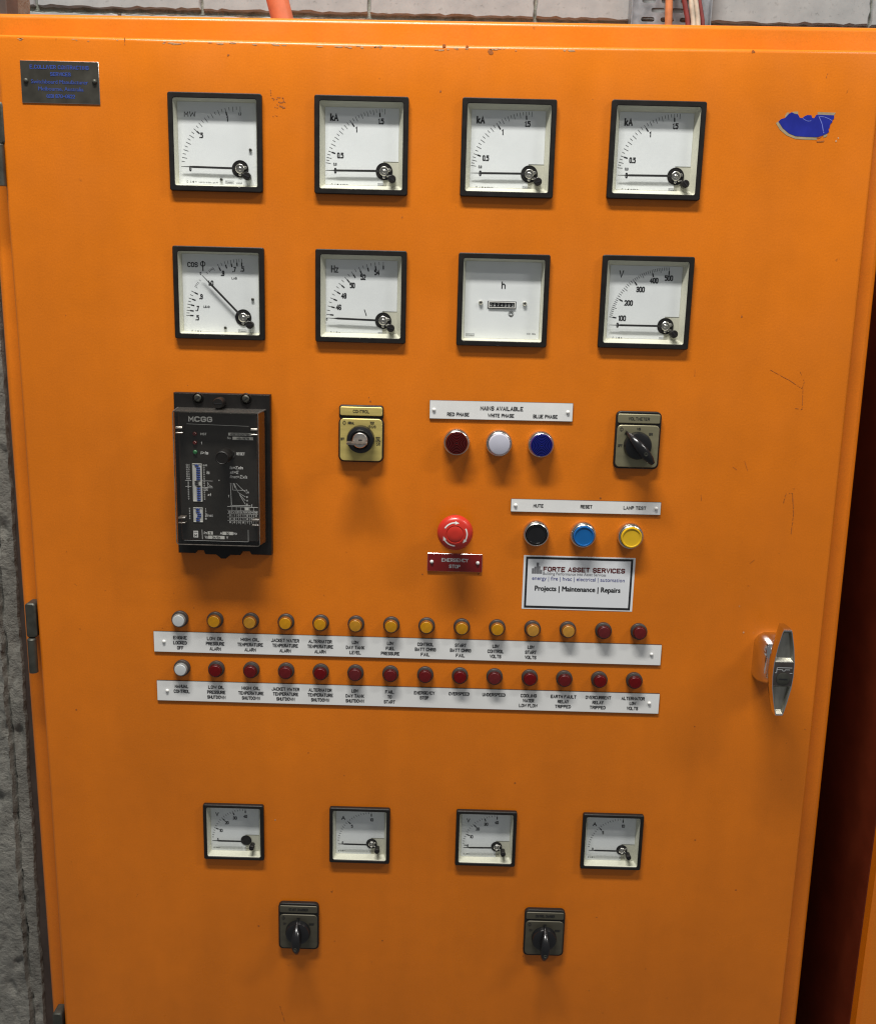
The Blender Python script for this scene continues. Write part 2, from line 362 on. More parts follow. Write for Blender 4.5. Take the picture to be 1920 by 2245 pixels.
# concrete column at the left
def col_mesh():
    m = MB(); nx, ny = 110, 420; u0, u1, v0, v1 = -.78, -.508, -1.45, .75
    vs = []
    for j in range(ny + 1):
        v = v0 + (v1 - v0) * j / ny
        rid = -.532 + .004 * noise.noise((0, v * 9, 3)) + .002 * noise.noise((0, v * 60, 3))
        edge = -.5112 + .0055 * (v + .36) + .0016 * noise.noise((7, v * 14, 1)) + .0016 * noise.noise((2, v * 75, 1))
        for i in range(nx + 1):
            u = u0 + (edge - u0) * (i / nx) ** .6
            h = .0018 * noise.noise((u * 20, v * 20, 0)) + .0012 * noise.noise((u * 90, v * 90, 4))
            h += (.006 if u < rid else 0) + (.003 * math.exp(-((u - rid) / .0025) ** 2)) * (.4 + noise.noise((1, v * 40, 8)))
            h -= .009 * math.exp(-((u - rid - .0016) / .0011) ** 2) * max(0, .55 + noise.noise((4, v * 26, 2))) + .0035 * max(0, noise.noise((u * 70, v * 34, 6)) - .28) * 3
            if i == nx: h -= .004
            vs.append((u, v, h))
    fs = [(j * (nx + 1) + i, j * (nx + 1) + i + 1, (j + 1) * (nx + 1) + i + 1, (j + 1) * (nx + 1) + i) for j in range(ny) for i in range(nx)]
    m.add(vs, fs)
    e = [(j * (nx + 1) + nx) for j in range(ny + 1)]
    bv = [(vs[k][0], vs[k][1], -.13) for k in e]; o = len(m.v); m.v += bv
    for j in range(ny): m.f.append((e[j], o + j, o + j + 1, e[j + 1])); m.m.append(0)
    return m
lone("concrete_column", col_mesh(), COLUMN, "rough grey concrete column with a cracked ridge left of the switchboard", "column", 0, 0, -.066)
lone("steel_channel", MB().slab(.045, 2.3, -.03, 0, .002, .001, -.5045, -.30), BROWN, "dark brown steel strip in the gap between concrete column and switchboard", "channel", 0, 0, -.071)
# ------------------------------------------------------------------ cabinet
cab = thing("switchboard_cabinet", "large orange steel switchboard cabinet with one door full of meters and lamps", "cabinet", 0, 0)
def fx_l(v): return -.4880 + .0045 * (.0 - v) * .9 - .0
def quad_loop(tl, tr, br, bl, inset, r=.006, n=4):
    # rounded corner loop of a slightly out-of-square quad
    P = []
    for p, q, s_ in ((tr, tl, br), (tl, bl, tr), (bl, br, tl), (br, tr, bl)):
        p = Vector(p); a = (Vector(q) - p).normalized(); b = (Vector(s_) - p).normalized()
        c = p + (a + b) * (r + 0); rr_ = max(r - inset, .0004)
        st = -b if p is None else None
        va, vb = -b, -a
        for i in range(n + 1):
            t = i / n * math.pi / 2
            d = (-a) * math.cos(t) + (-b) * math.sin(t)
            P.append((p, a, b, c, d, rr_))
    return P
def cq(tl, tr, br, bl, inset, r=.006, n=4):
    out = []
    for p, nx_, pv in ((tr, tl, br), (tl, bl, tr), (bl, br, tl), (br, tr, bl)):
        p = Vector(p); a = (Vector(nx_) - p).normalized(); b = (Vector(pv) - p).normalized()
        c = p + (a + b) * r; rad = max(r - inset, .0004)
        for i in range(n + 1):
            t = i / n * math.pi / 2
            d = (-a) * math.cos(t) + (-b) * math.sin(t); out.append(tuple(c + d * rad))
    return out
FR = dict(tl=(-.4893, .2737), tr=(.4545, .2803), br=(.4715, -1.45), bl=(-.4815, -1.45))
R_ = .006
lo = [(-.45, 0), (-.0205 - R_, 0)] + [(-.0205 - R_ + R_ * math.sin(a), R_ * (1 - math.cos(a))) for a in (math.pi / 8, math.pi / 4, 3 * math.pi / 8, math.pi / 2)]
part("body", cab, MB().loft([at(cq(FR['tl'], FR['tr'], FR['br'], FR['bl'], i, R_), h) for h, i in lo], 0, True, True), ORANGE)
part("door_gasket", cab, MB().slab(.885, 1.66, -.0202, -.0165, .01, 0, -.014, -.592), BLACK)
BIG = [(-.2440, .1492), (-.0944, .1497), (.0559, .1506), (.2073, .1520), (-.2437, -.0020), (-.0936, -.0017), (.0566, -.0018), (.2073, -.0003)]
SMALL = [(-.2404, -.6312), (-.0899, -.6308), (.0607, -.6300), (.2109, -.6297)]
def door():
    m = MB(); r = .0045; U0, U1, V0, V1 = -.4620 + r, .4340 - r, -1.40, .2500 - r
    holes = [(u - .0445, u + .0445, v - .0445, v + .0445) for u, v in BIG] + [(u - .033, u + .033, v - .033, v + .033) for u, v in SMALL]
    us = sorted({U0, U1, *[x for h_ in holes for x in h_[:2]]}); vs_ = sorted({V0, V1, *[x for h_ in holes for x in h_[2:]]})
    def wp(u, v):
        if u <= U0 + 1e-6: u += -.0000 + (-.0035 if v > .1 else -.0035 + .0055 * min(1, (.1 - v) / .45))
        if u >= U1 - 1e-6: u += -.0035 + .0072 * (.25 - v) / 1.12
        if v >= V1 - 1e-6: v += -.0012 + (0 if u < -.02 else .0045 * (u + .02) / .44)
        return u, v
    nu, nv = len(us), len(vs_)
    pts = []
    for v in vs_:
        for u in us: pts.append((*wp(u, v), 0.0))
    fs = []
    for j in range(nv - 1):
        for i in range(nu - 1):
            cu, cv = (us[i] + us[i + 1]) / 2, (vs_[j] + vs_[j + 1]) / 2
            if any(a < cu < b and c < cv < d for a, b, c, d in holes): continue
            fs.append((j * nu + i, j * nu + i + 1, (j + 1) * nu + i + 1, (j + 1) * nu + i))
    m.add(pts, fs)
    ring = [(i, 0) for i in range(nu)] + [(nu - 1, j) for j in range(1, nv)] + [(i, nv - 1) for i in range(nu - 2, -1, -1)] + [(0, j) for j in range(nv - 2, 0, -1)]
    loops = []
    steps = [(0, 0)] + [(r * math.sin(a), -r * (1 - math.cos(a))) for a in (math.pi / 8, math.pi / 4, 3 * math.pi / 8, math.pi / 2)] + [(r, -.0168), (r - .012, -.0168)]
    for d, h in steps:
        l = []
        for i, j in ring:
            u, v = wp(us[i], vs_[j]); l.append((u + d * ((i == nu - 1) - (i == 0)), v + d * ((j == nv - 1) - (j == 0)), h))
        loops.append(l)
    m.loft(loops); return m
part("door", cab, door(), ORANGE)
# hinges
for hv in (.143, -.394, -.932):
    hg = part("hinge", cab, MB().slab(.0118, .0415, -.016, .0015, .0035, .0015, -.4683, hv + .0207), DULLM)
    part("hinge_pin", hg, MB().loft([at(ci(.0050, 16, -.4682, -.006), 0), at(ci(.0050, 16, -.4682, -.006), .0400), at(ci(.0040, 16, -.4682, -.006), .0412)], 0, True, True), DULLM)
    p = hg.children[0]; p.data.transform(Matrix(((1, 0, 0, 0), (0, 0, 1, 0), (0, -1, 0, 0), (0, 0, 0, 1)))) if False else None
    me = p.data
    for vv in me.vertices:                                    # stand the pin upright
        x, y, z = vv.co; vv.co = (x, z + .0045, hv - .0412 + (-y))
    me.update()
# door handle
def base_mesh():
    m = MB(); n = 6
    L = []
    for w_, h_, r, h in ((.036, .060, .014, 0), (.036, .060, .014, .003), (.0348, .058, .014, .010), (.0315, .053, .014, .017), (.0265, .046, .0128, .0235), (.0210, .038, .010, .0285), (.0150, .029, .007, .0325), (.0110, .022, .005, .036)):
        L.append(at(rr(w_, h_, r, n=n), h))
    m.loft(L, 0, True, True); return m
hb = part("handle_base", cab, base_mesh(), CHROME, (.3752, -.3925, 0))
def lever():
    m = MB()
    prof = [(.0500, .0044), (.0475, .0056), (.030, .0093), (.012, .0118), (-.004, .0121), (-.018, .0110), (-.034, .0080), (-.0475, .0050), (-.0500, .0040)]
    def outl(k, dv=0):
        R = [(hw * k, v * (1 - dv)) for v, hw in prof]; L = [(-hw * k, v * (1 - dv)) for v, hw in reversed(prof)]
        return R[::-1] + L[::-1]
    m.loft([at(outl(.55), .030), at(outl(.95), .036), at(outl(1), .042), at(outl(1), .0505), at(outl(.95, .012), .0520), at(outl(.89, .04), .0520)], 0, True, False)
    # recessed front: two sunk pockets either side of a middle bridge
    inn = outl(.84, .05)
    def strip(v0, v1, h):                                     # slice of the inner outline between two heights
        def hw(v):
            pr = sorted([(a * .96, b * .89) for a, b in prof])
            for (a, b), (c, d) in zip(pr, pr[1:]):
                if a - 1e-9 <= v <= c + 1e-9: return b + (d - b) * (v - a) / (c - a)
            return .003
        k = 7; vs = [v0 + (v1 - v0) * i / k for i in range(k + 1)]
        return [(hw(v), v, h) for v in vs] + [(-hw(v), v, h) for v in reversed(vs)]
    for v0, v1, deep in ((.0125, .0478, True), (-.0145, .0125, False), (-.0478, -.0145, True)):
        a = strip(v0, v1, .0520)
        if deep:
            cu, cv = 0, (v0 + v1) / 2
            b = [(u * .74, cv + (v - cv) * .80, .0466) for u, v, h in a]; c = [(u * .92, cv + (v - cv) * .95, .0514) for u, v, h in a]; d_ = [(u * .80, cv + (v - cv) * .86, .0478) for u, v, h in a]; m.loft([a, c, d_, b], 1, False, True)
        else:
            m.add(a, [tuple(range(len(a)))], 2)
    return m
hl = part("lever", cab, lever(), [CHROME, POCKET, DCHROME], (.3752, -.3920, 0))
part("lock_cylinder", hl, MB().lathe([(.0072, .0518), (.0072, .0528), (.0064, .0531)], 28, 0, -.0065, 0, False, True).slab(.0095, .0016, .0528, .05325, .0003, 0, 0, -.0065, 1), [DULLM, INK])
mk = MB()
for pts in ([(-.0092, .0005), (-.0075, .0005), (-.0075, .0065), (.0088, .0065)], [(-.0070, .0042), (-.0012, .0042), (-.0012, .0028), (.0014, .0028), (.0014, .0042), (.0065, .0042)], [(.0068, .0003), (.0095, .0003)]):
    mk.line(pts, .0006, .0523)
part("key_emblem", hl, mk, WHITEL)
# scuffs and chips
SC = [(.0007, [[(.3461, -.0674), (.3573, -.073), (.3684, -.0784), (.382, -.0865), (.3838, -.0791), (.3781, -.0686)], [(.3831, -.0865), (.3837, -.0982), (.3844, -.1089), (.3768, -.108)]]),
      (.0011, [[(.3745, -.2143), (.3754, -.2075), (.3766, -.2019)], [(.3798, -.2014), (.3835, -.2017), (.387, -.2251), (.3866, -.2477)]]),
      (.0006, [[(.3437, -.2831), (.3488, -.2784)], [(.3276, -.1668), (.3319, -.1777)], [(.3152, -.1737), (.3199, -.1769)]]),
      (.0006, [[(.2656, -.0694), (.2658, -.0768)], [(.2831, -.2056), (.2841, -.2123)]]),
      (.0013, [[(-.1874, .202), (-.1874, .1984)], [(-.1874, .1971), (-.1857, .1961)], [(-.1862, .1944), (-.1835, .1928), (-.1804, .1929)], [(-.1846, .1924), (-.1831, .1913)], [(-.181, .195), (-.1774, .1946), (-.1743, .1941), (-.1741, .1911), (-.1757, .19), (-.1797, .1904)], [(-.1734, .1907), (-.171, .1895)]]),
      (.0024, [[(-.1786, .1872), (-.1771, .1862), (-.1748, .1865)], [(-.1757, .1848), (-.1726, .1857)]]),
      (.0014, [[(-.1843, .1856), (-.1825, .185), (-.1802, .1849)], [(-.1811, .1884), (-.1802, .1874)]]),
      (.0006, [[(-.1857, .1769), (-.1841, .1763)], [(-.183, .1776), (-.1803, .1766)]]),
      (.0012, [[(-.3342, .2478), (-.3344, .2451), (-.3342, .2396)]]),
      (.0012, [[(-.1879, -.8713), (-.1849, -.883), (-.1816, -.8961)]]),
      (.0011, [[(.3754, .2302), (.3739, .2276), (.3745, .2259)]]),
      (.0011, [[(-.0512, .0813), (-.0516, .078)]])]
def ragged(pts, wd, h):
    m = MB(); rnd = random.Random(len(pts) * 13 + int(wd * 1e5))
    for a, b in zip(pts, pts[1:]):
        a, b = Vector(a), Vector(b); n = max(2, int((b - a).length / .0012)); d = (b - a).normalized(); nn = Vector((-d.y, d.x)); up = []; dn = []
        for i in range(n + 1):
            p = a + (b - a) * i / n; k = rnd.uniform(.15, 1.15) * wd / 2
            up.append(tuple(p + nn * k) + (h,)); dn.append(tuple(p - nn * rnd.uniform(.25, 1) * wd / 2) + (h,))
        m.add(up + dn, [(i, i + 1, n + 2 + i, n + 1 + i) for i in range(n) if rnd.random() > .22])
    return m
for wd, lines in SC:
    for l in lines: part("scuff_mark", cab, ragged(l, wd, .00018), SCUFF)
rnd = random.Random(3)
def blob(r, h, rnd):
    n = 9; return [(r * rnd.uniform(.5, 1.2) * math.cos(6.283 * i / n), r * rnd.uniform(.5, 1.2) * math.sin(6.283 * i / n), h) for i in range(n)]
m = MB()
for i in range(46):
    u, v = rnd.uniform(-.44, .41), rnd.uniform(-.9, .235)
    if any(abs(u - a) < .06 and abs(v - b) < .06 for a, b in BIG + SMALL): continue
    b = blob(rnd.choice((.0005, .0006, .0008, .0012)), .00018, rnd); m.add([(u + x, v + y, h) for x, y, h in b], [tuple(range(9))])
part("dirt_speck", cab, m, SCUFF, kind="stuff")
m = MB()
for i in range(46):                                            # worn paint along the top edge of the door
    u = min(max(rnd.gauss(-.10, .17), -.44), .40); t = rnd.random()
    v = .2455 - rnd.uniform(0, .0022) + (0 if u < -.02 else .0045 * (u + .02) / .44); hh = .0002 - max(0, (v - .2455)) * .2
    b = blob(rnd.uniform(.0006, .0016), hh, rnd); k = rnd.uniform(1, 4); m.add([(u + x * k, v + y * .6, h) for x, y, h in b], [tuple(range(9))])
part("paint_chip", cab, m, CHIP, kind="stuff")
for u, v, r in ((.0347, .2425, .0028), (-.012, .2475, .0022), (.011, .2472, .0018), (.2983, .2492, .0018), (-.2300, .2340, .0012)):
    b = blob(r, .0002, rnd); mm = MB(); mm.add([(u + x * 1.2, v + y, h) for x, y, h in b], [tuple(range(9))]); part("scuff_mark", cab, mm, SCUFF)
for u, v, r in ((-.1912, -.6153, .0009), (.3445, -.3640, .0011), (.3370, -.3330, .0007), (.3905, .1660, .0012), (.3925, .1690, .0008)):
    b = blob(r, .0002, rnd); mm = MB(); mm.add([(u + x * 1.2, v + y, h) for x, y, h in b], [tuple(range(9))]); part("paint_chip", cab, mm, CHIP)
# neighbouring cabinet at the right
nb = thing("neighbour_cabinet", "second orange cabinet across the dark gap at the right edge", "cabinet", 0, 0)
part("body", nb, MB().slab(.60, 1.75, -.45, -.0215, .004, .003, .8335, -.575), GAPSHADE)
part("door", nb, MB().slab(.56, 1.66, -.0185, .0, .004, .004, .8120, -.57), ORANGE)
# things above the cabinet
tray = thing("cable_tray", "perforated galvanised cable tray fixed to the block wall", "tray", .3080, .45, -.482)
def tray_mesh():
    m = MB(); W2, y0, y1 = .0560, -.10, .10
    slots = []
    for k in range(-4, 5):
        vv = -.0362 + .0125 * k
        for c in ((-.0315, -.0035, .0245) if k % 2 else (-.0175, .0105 + .0) if False else (-.0315, -.0035, .0245)):
            slots.append((c + (.0140 if k % 2 == 0 else 0), vv))
    sl, sh = .0195, .0062
    us = sorted({-W2, W2}); 
    rows = sorted({s_[1] for s_ in slots}); vprev = y0
    for rv in rows:
        m.quad([(-W2, vprev), (W2, vprev), (W2, rv - sh / 2), (-W2, rv - sh / 2)], 0); vprev = rv + sh / 2
        xs = sorted(s_[0] for s_ in slots if s_[1] == rv); x = -W2
        for c in xs:
            a, b = c - sl / 2, min(c + sl / 2, W2 - .003)
            r = sh / 2; arcL = [(a + r - r * math.sin(t), rv + r * math.cos(t)) for t in [math.pi * i / 6 for i in range(7)]]
            m.quad([(x, rv + r), *arcL, (x, rv - r)], 0)
            arcR = [(b - r + r * math.sin(t), rv - r * math.cos(t)) for t in [math.pi * i / 6 for i in range(7)]]
            nxt = [c2 for c2 in xs if c2 > c]; x2 = ((b + nxt[0] - sl / 2) / 2) if nxt else W2
            m.quad([(x2, rv - r), *arcR[::1], (x2, rv + r)][::1], 0); x = x2
    m.quad([(-W2, vprev), (W2, vprev), (W2, y1), (-W2, y1)], 0)
    return m
part("tray_floor", tray, tray_mesh(), GALV)
for s_ in (-1, 1): part("side_flange", tray, MB().slab(.0014, .20, -.016, .012, .0003, 0, s_ * .0568, 0), GALV)
def cable(name, pts, r, mat, label, cat):
    lone(name, MB().tube(pts, r, 14), mat, label, cat, 0, 0)
cable("conduit", [(-.245, .44, -.25), (-.2335, .395, -.25), (-.2230, .358, -.25), (-.2140, .325, -.25), (-.2060, .28, -.25)], .0137, CONDUIT, "orange flexible conduit dropping onto the cabinet top", "conduit")
cable("conduit", [(.298, .50, -.46), (.3010, .43, -.46), (.3026, .39, -.46), (.3035, .27, -.46)], .0054, TAN, "thin tan conduit running straight down the cable tray", "conduit")
cable("cable", [(.305, .49, -.455), (.3190, .43, -.455), (.3285, .395, -.455), (.345, .27, -.455)], .0036, REDC, "red cable left of the white pair on the tray", "cable")
cable("cable", [(.318, .49, -.452), (.3285, .43, -.452), (.3355, .395, -.452), (.349, .27, -.452)], .0034, WHITEC, "dusty white cable beside the left red one on the tray", "cable")
cable("cable", [(.325, .49, -.452), (.3350, .43, -.452), (.3425, .395, -.452), (.356, .27, -.452)], .0034, WHITEC, "dusty white cable beside the right red one on the tray", "cable")
cable("cable", [(.330, .49, -.457), (.3410, .43, -.457), (.3500, .395, -.457), (.364, .27, -.457)], .0032, REDC, "red cable right of the white pair on the tray", "cable")
# ------------------------------------------------------------------ meters
def lerp_scale(tab):
    def f(x):
        for (a, b), (c, d) in zip(tab, tab[1:]):
            if a - 1e-9 <= x <= c + 1e-9: return b + (d - b) * (x - a) / (c - a)
    return f
def pol(p, r, a): return (p[0] + r * math.cos(math.radians(a)), p[1] + r * math.sin(math.radians(a)))
mm_ = .001
def meter(u, v, size, cfg, label, group):
    big = size > .08; s = size / .096
    root = thing("panel_meter", label, "meter", u, v, 0, group)
    op = .0855 if big else .0640; ins = cfg.get('inset', .0046 if big else .0029)
    part("bezel", root, lambda: MB().frame(size, size, op, op, 0, .005, .0022, .002, .0008, 0, .0022), BLACK, key=("bez", big))
    def liner():
        m = MB(); a = op - .0004; b = op - 2 * ins
        m.loft([at(rr(a, a, .0018), .0042), at(rr(a, a, .0018), .0030), at(rr(b, b, .001), -.0047)])
        m.quad(rr(b + .002, b + .002, .001), -.00485); return m
    part("liner", root, liner, CREAM, key=("lin", big, ins))
    dw = op - 2 * ins - .0003
    P = (cfg['piv'][0] * mm_, cfg['piv'][1] * mm_) if 'piv' in cfg else None
    def dial():
        m = MB(); e = dw / 2
        if cfg.get('patch'):
            pu, pv = P[0] - .001 * s, P[1] + .0098 * s
            m.loft([at([(-e, -e), (pu, -e), (pu, pv), (e, pv), (e, e), (-e, e)], h) for h in (-.0048, -.0045)], 0, False, True)
        else: m.slab(dw, dw, -.0048, -.0045, .0008)
        return m
    dl = part("dial", root, dial, DIAL, key=("dial", big, ins, cfg.get('patch'), cfg.get('piv')))
    Z = -.00435
    tk = MB()
    for a, r0, r1, wd, mi in cfg.get('ticks', []):
        p = pol(P, r0 * mm_, a); q = pol(P, r1 * mm_, a); d = Vector((q[0] - p[0], q[1] - p[1])).normalized(); nn = Vector((-d.y, d.x)) * wd * mm_ / 2
        tk.quad([(p[0] - nn.x, p[1] - nn.y), (q[0] - nn.x, q[1] - nn.y), (q[0] + nn.x, q[1] + nn.y), (p[0] + nn.x, p[1] + nn.y)], Z, mi)
    for l in cfg.get('lines', []): tk.line([(a * mm_, b * mm_) for a, b in l[1]], l[0] * mm_, Z, 0)
    if tk.f: part("scale_marks", dl, tk, [INK, INKG])
    for st, x, y, cap, wd in cfg.get('text', []):
        part("numeral" if any(c.isdigit() for c in st) else "marking", dl, (lambda: MB().text(st, 0, 0, cap * mm_, Z, wd * mm_ if wd else None, 0, 'C', cfg.get('bold', .023 if cap < 7 or st == 'kA' else .002) if st != 'MW' else .004)), [INK], (x * mm_, y * mm_, 0), key=("num", st, cap, wd, cfg.get('bold')))
    nu = MB()
    if 'phi' in cfg:
        x, y = cfg['phi']; nu.ring(.0019, .0028, Z, x * mm_, y * mm_ + .0012, 20); nu.line([(x * mm_, y * mm_ + .004), (x * mm_, y * mm_ - .0058)], .0011, Z)
    bx, by = cfg['brand']; bw = 8.6 * s; bh = 2.6 * s
    for l in ([(bx - bw / 2, by - bh / 2), (bx + bw / 2, by - bh / 2)], [(bx - bw / 2, by + bh / 2), (bx + bw / 2, by + bh / 2)], [(bx - bw / 2, by - bh / 2), (bx - bw / 2, by + bh / 2)], [(bx + bw / 2, by - bh / 2), (bx + bw / 2, by + bh / 2)]):
        nu.line([(a * mm_, b * mm_) for a, b in l], .00022, Z, 1)
    nu.text("Crompton", bx * mm_, by * mm_, 1.5 * s * mm_, Z, 7.4 * s * mm_, 0, bold=.015)
    for k, st in enumerate(cfg.get('small', [])):
        nu.text(st[0], st[1] * mm_, st[2] * mm_, 1.3 * s * mm_ * 1.1, Z, None, 1)
    if 'sym' in cfg:
        x, y = cfg['sym']; q = s
        for l in ([(0, -.9), (0, .6), (.6, 1.1), (1.2, .6), (1.2, -.9), (0, -.9)], [(3.0, -.6), (5.0, -.6)], [(4, -.6), (4, 1)], [(6.2, -1), (6.8, .9), (7.4, -1), (5.9, .3), (7.7, .3), (6.2, -1)]):
            nu.line([((x + a * q) * mm_, (y + b * q) * mm_) for a, b in l], .00024, Z, 1)
        nu.disc(.00055 * q, Z, (x + 9.6 * q) * mm_, y * mm_, 10)
    part("small_print", dl, nu, [INK, INKG], kind="stuff")
    if P:
        k = s
        part("pivot_well", root, lambda: MB().lathe([(.0087 * k, -.0040), (.0080 * k, -.0040), (.0078 * k, -.0043)], 36, 0, 0, 0, False, True), BLACK, (P[0], P[1], 0), key=("well", big))
        if cfg.get('hub', True):
            def hub():
                m = MB()
                m.lathe([(.0047 * k, -.0042), (.0047 * k, -.0022), (.0042 * k, -.0018), (.0037 * k, -.0024), (.0034 * k, -.0033), (.0022 * k, -.0030), (.0018 * k, -.0024), (.0009 * k, -.0020)], 28, 0, 0, 0, False, True)
                m.slab(.0030 * k, .0030 * k, -.0041, -.0028, .0012 * k, .0003, .0054 * k, .0012 * k); m.slab(.0030 * k, .0030 * k, -.0041, -.0028, .0012 * k, .0003, .0 * k, -.0056 * k)
                m.slab(.0042 * k, .0020 * k, -.0041, -.0030, .0008 * k, .0003, .0045 * k, -.0045 * k)
                return m
            part("coil_hub", root, hub, METAL, (P[0], P[1], 0), key=("hub", big))
        def needle():
            L_ = .0605 * s if big else .0400; m = MB(); w0 = .00105 * (s ** .5); a = [(-.0045 * s, -w0), (-L_ * .80, -w0), (-L_ * .86, -w0 * .45), (-L_, -.00022), (-L_, .00022), (-L_ * .86, w0 * .45), (-L_ * .80, w0), (-.0045 * s, w0)]
            m.loft([at(a, -.0016), at(a, -.0009)], 0, True, True); return m
        part("needle", root, needle, NEEDLE, (P[0], P[1], 0), math.radians(cfg.get('needle', 180) - 180), key=("ndl", big))
        ax, ay = cfg['adj']
        def adj():
            m = MB(); r = .0041 * k
            m.lathe([(r * .88, -.0035), (r * .88, .003), (r, .003), (r, .0052), (r * .85, .0060)], 24, 0, 0, 0, True, True); m.slab(r * 1.5, r * .26, .0059, .00625, .0001, 0, 0, 0, 1)
            return m
        ad = part("zero_adjuster", root, adj, [BLACK, INK], (ax * mm_, ay * mm_, 0), random.uniform(-1, 1), key=("adj", big))
    for x, y in cfg.get('screws', []):
        part("dial_screw", root, lambda: MB().lathe([(.0015, -.0045), (.0015, -.0030), (.0010, -.0026)], 16, 0, 0, 0, False, True), DULLM, (x * mm_, y * mm_, 0), key="dsc")
    if 'extra' in cfg: cfg['extra'](root, dl)
    part("window_pane", root, lambda: MB().quad(rr(op + .0005, op + .0005, .001), .0034), PANE, key=("pane", big))
    return root
def ticks_lin(f, a, b, step, major, half=None, o=61, li=55.8, si=57.8, bold=(57.2, 53.3), gm=1, tw_=.44):
    T = []; n = round((b - a) / step)
    for i in range(n + 1):
        x = a + step * i; g = f(x)
        if any(abs(x - q) < 1e-6 for q in major): T += [(g, bold[0], o, tw_, gm), (g, bold[1], bold[0], 1.3, 0)]
        else: T.append((g, li if half and half(i) else si, o, tw_, gm))
    return T
G1, G2 = "large square meters in two rows", "small square meters in the bottom row"
f = lambda x: 177.8 - 73.9 * x
MWc = dict(piv=(23.4, -24.2), adj=(31.6, -32), inset=.0022, ticks=ticks_lin(f, .05, 1.2, .05, (.5, 1.0), lambda i: i % 2 == 1), needle=179.4, brand=(11.8, -37.6), sym=(-32.5, -38), screws=[(34.3, -5.3), (3.6, -35.2)],
           text=[("MW", -27.6, 28.3, 5.2, 12.0), (".5", -16.4, 8, 5.4, 4.0), ("1", 10.9, 24.7, 5.6, None), ("1.2", 23.9, 29.6, 2.7, 3.2), ("0", -28.5, -25.0, 5.2, 2.4)], small=[("110/415V  5A 50Hz  3ph 3W", -10, -38.4), ("LINEAR", 22.2, -38.4)])
f = lerp_scale([(.3, 173.1), (.4, 168), (.5, 161.9), (1, 125.9), (1.5, 95.3), (1.6, 89.8)])
kA = dict(piv=(23.3, -23.7), adj=(32, -31.9), patch=True, ticks=ticks_lin(f, .3, 1.6, .05, (.5, 1.0, 1.5), lambda i: i % 2 == 0) + [(173.1, 63.0, 63.7, .7, 0)], needle=180.6, brand=(21.3, -37.0), sym=(-31.5, -37.8),
          text=[("kA", -28.6, 28.2, 7.6, 8.6), ("0.5", -22.2, -8.9, 5.6, 6.8), ("1", -5.7, 16.8, 5.7, None), ("1.5", 19.6, 25.3, 5.7, 5.8), ("0.3", -27.7, -17.6, 2.7, 3.6), ("0", -27.4, -24, 5.4, 2.5)], small=[("1500/5A", -17, -37.9)])
cosT = []
for a, w_ in ((90.8, 1), (96, 1), (102.1, 1), (108.3, 1), (115.8, 1)):
    for g in (a, 270 - a): cosT += [(g, 57.2, 61, .44, 1), (g, 53.4, 57.2, 1.3, 0)]
for a in (93.4, 99, 105.2, 112): cosT += [(a, 57.6, 61, .42, 1), (270 - a, 57.6, 61, .42, 1)]
for a, r in ((129.7, 58), (126.6, 58), (125, 58.4), (123.8, 58.4), (122.7, 58.4), (121.5, 56.6)): cosT += [(a, r, 60.4, .4, 1), (270 - a, r, 60.4, .28, 1)]
cosc = dict(piv=(23.7, -24.6), adj=(32, -32), inset=.0022, ticks=cosT, needle=134.6, brand=(22.4, -38.8), sym=(-32, -40.2), screws=[(34.1, -5.3), (4.3, -35.9)], phi=(-18.4, 29), bold=.020,
            text=[("COS", -29.2, 29.2, 5.2, 11.2), (".9", 2.4, 21, 5.5, 4), (".7", 14.8, 25.2, 5.5, 4), (".5", 23.4, 25.9, 5.5, 4), (".9", -21.2, -3.7, 5.5, 4), (".7", -25.5, -16.3, 5.5, 4), (".5", -25.8, -26, 5.5, 4), ("LAG", 14.7, 16.2, 2.3, 5.6), ("LEAD", -15.5, -14.2, 2.3, 6.8), ("1.0", -10.4, 10.6, 5.4, 5.8), ("0", -21, 20.4, 2.8, 1.5)])
f = lambda x: 175.1 - 8.45 * (x - 45)
Hzc = dict(piv=(23.5, -24.4), adj=(32.1, -31.9), patch=True, ticks=ticks_lin(f, 45, 55, .5, tuple(range(45, 56))), needle=178.7, brand=(22.6, -38.2), sym=(-33, -38), lines=[(.9, [(3.2, -13.4), (3.9, -15.2), (5.4, -19.7)])],
           text=[("46", -24.3, -11.5, 5.8, 5.8), ("48", -18.8, .6, 5.8, 5.8), ("50", -9.8, 11.6, 5.8, 5.8), ("52", 1.5, 20.4, 5.8, 5.8), ("54", 16.2, 25.6, 5.8, 5.8), ("Hz", -28.5, 28.1, 7.6, 7.8), ("0", -36.9, -24.4, 2.6, 1.5)])
f = lerp_scale([(100, 172), (200, 152.2), (300, 128.3), (400, 107.7), (500, 90)])
Vc = dict(piv=(24, -24), adj=(32, -31.9), patch=True, ticks=ticks_lin(f, 100, 500, 10, (100, 200, 300, 400, 500), lambda i: i % 5 == 0) + [(172, 63, 63.7, .7, 0)], needle=180.2, brand=(22.5, -37.4), sym=(-31.5, -37.5),
          text=[("100", -22.5, -16.8, 5.8, 8.2), ("200", -16.7, -.7, 5.8, 9.2), ("300", -5, 13.6, 5.8, 9.2), ("400", 8.7, 23.1, 5.8, 9.2), ("500", 24.1, 25.9, 5.8, 9), ("V", -26.1, 29, 7.6, 5), ("0", -27, -24.2, 5.2, 2.4)])
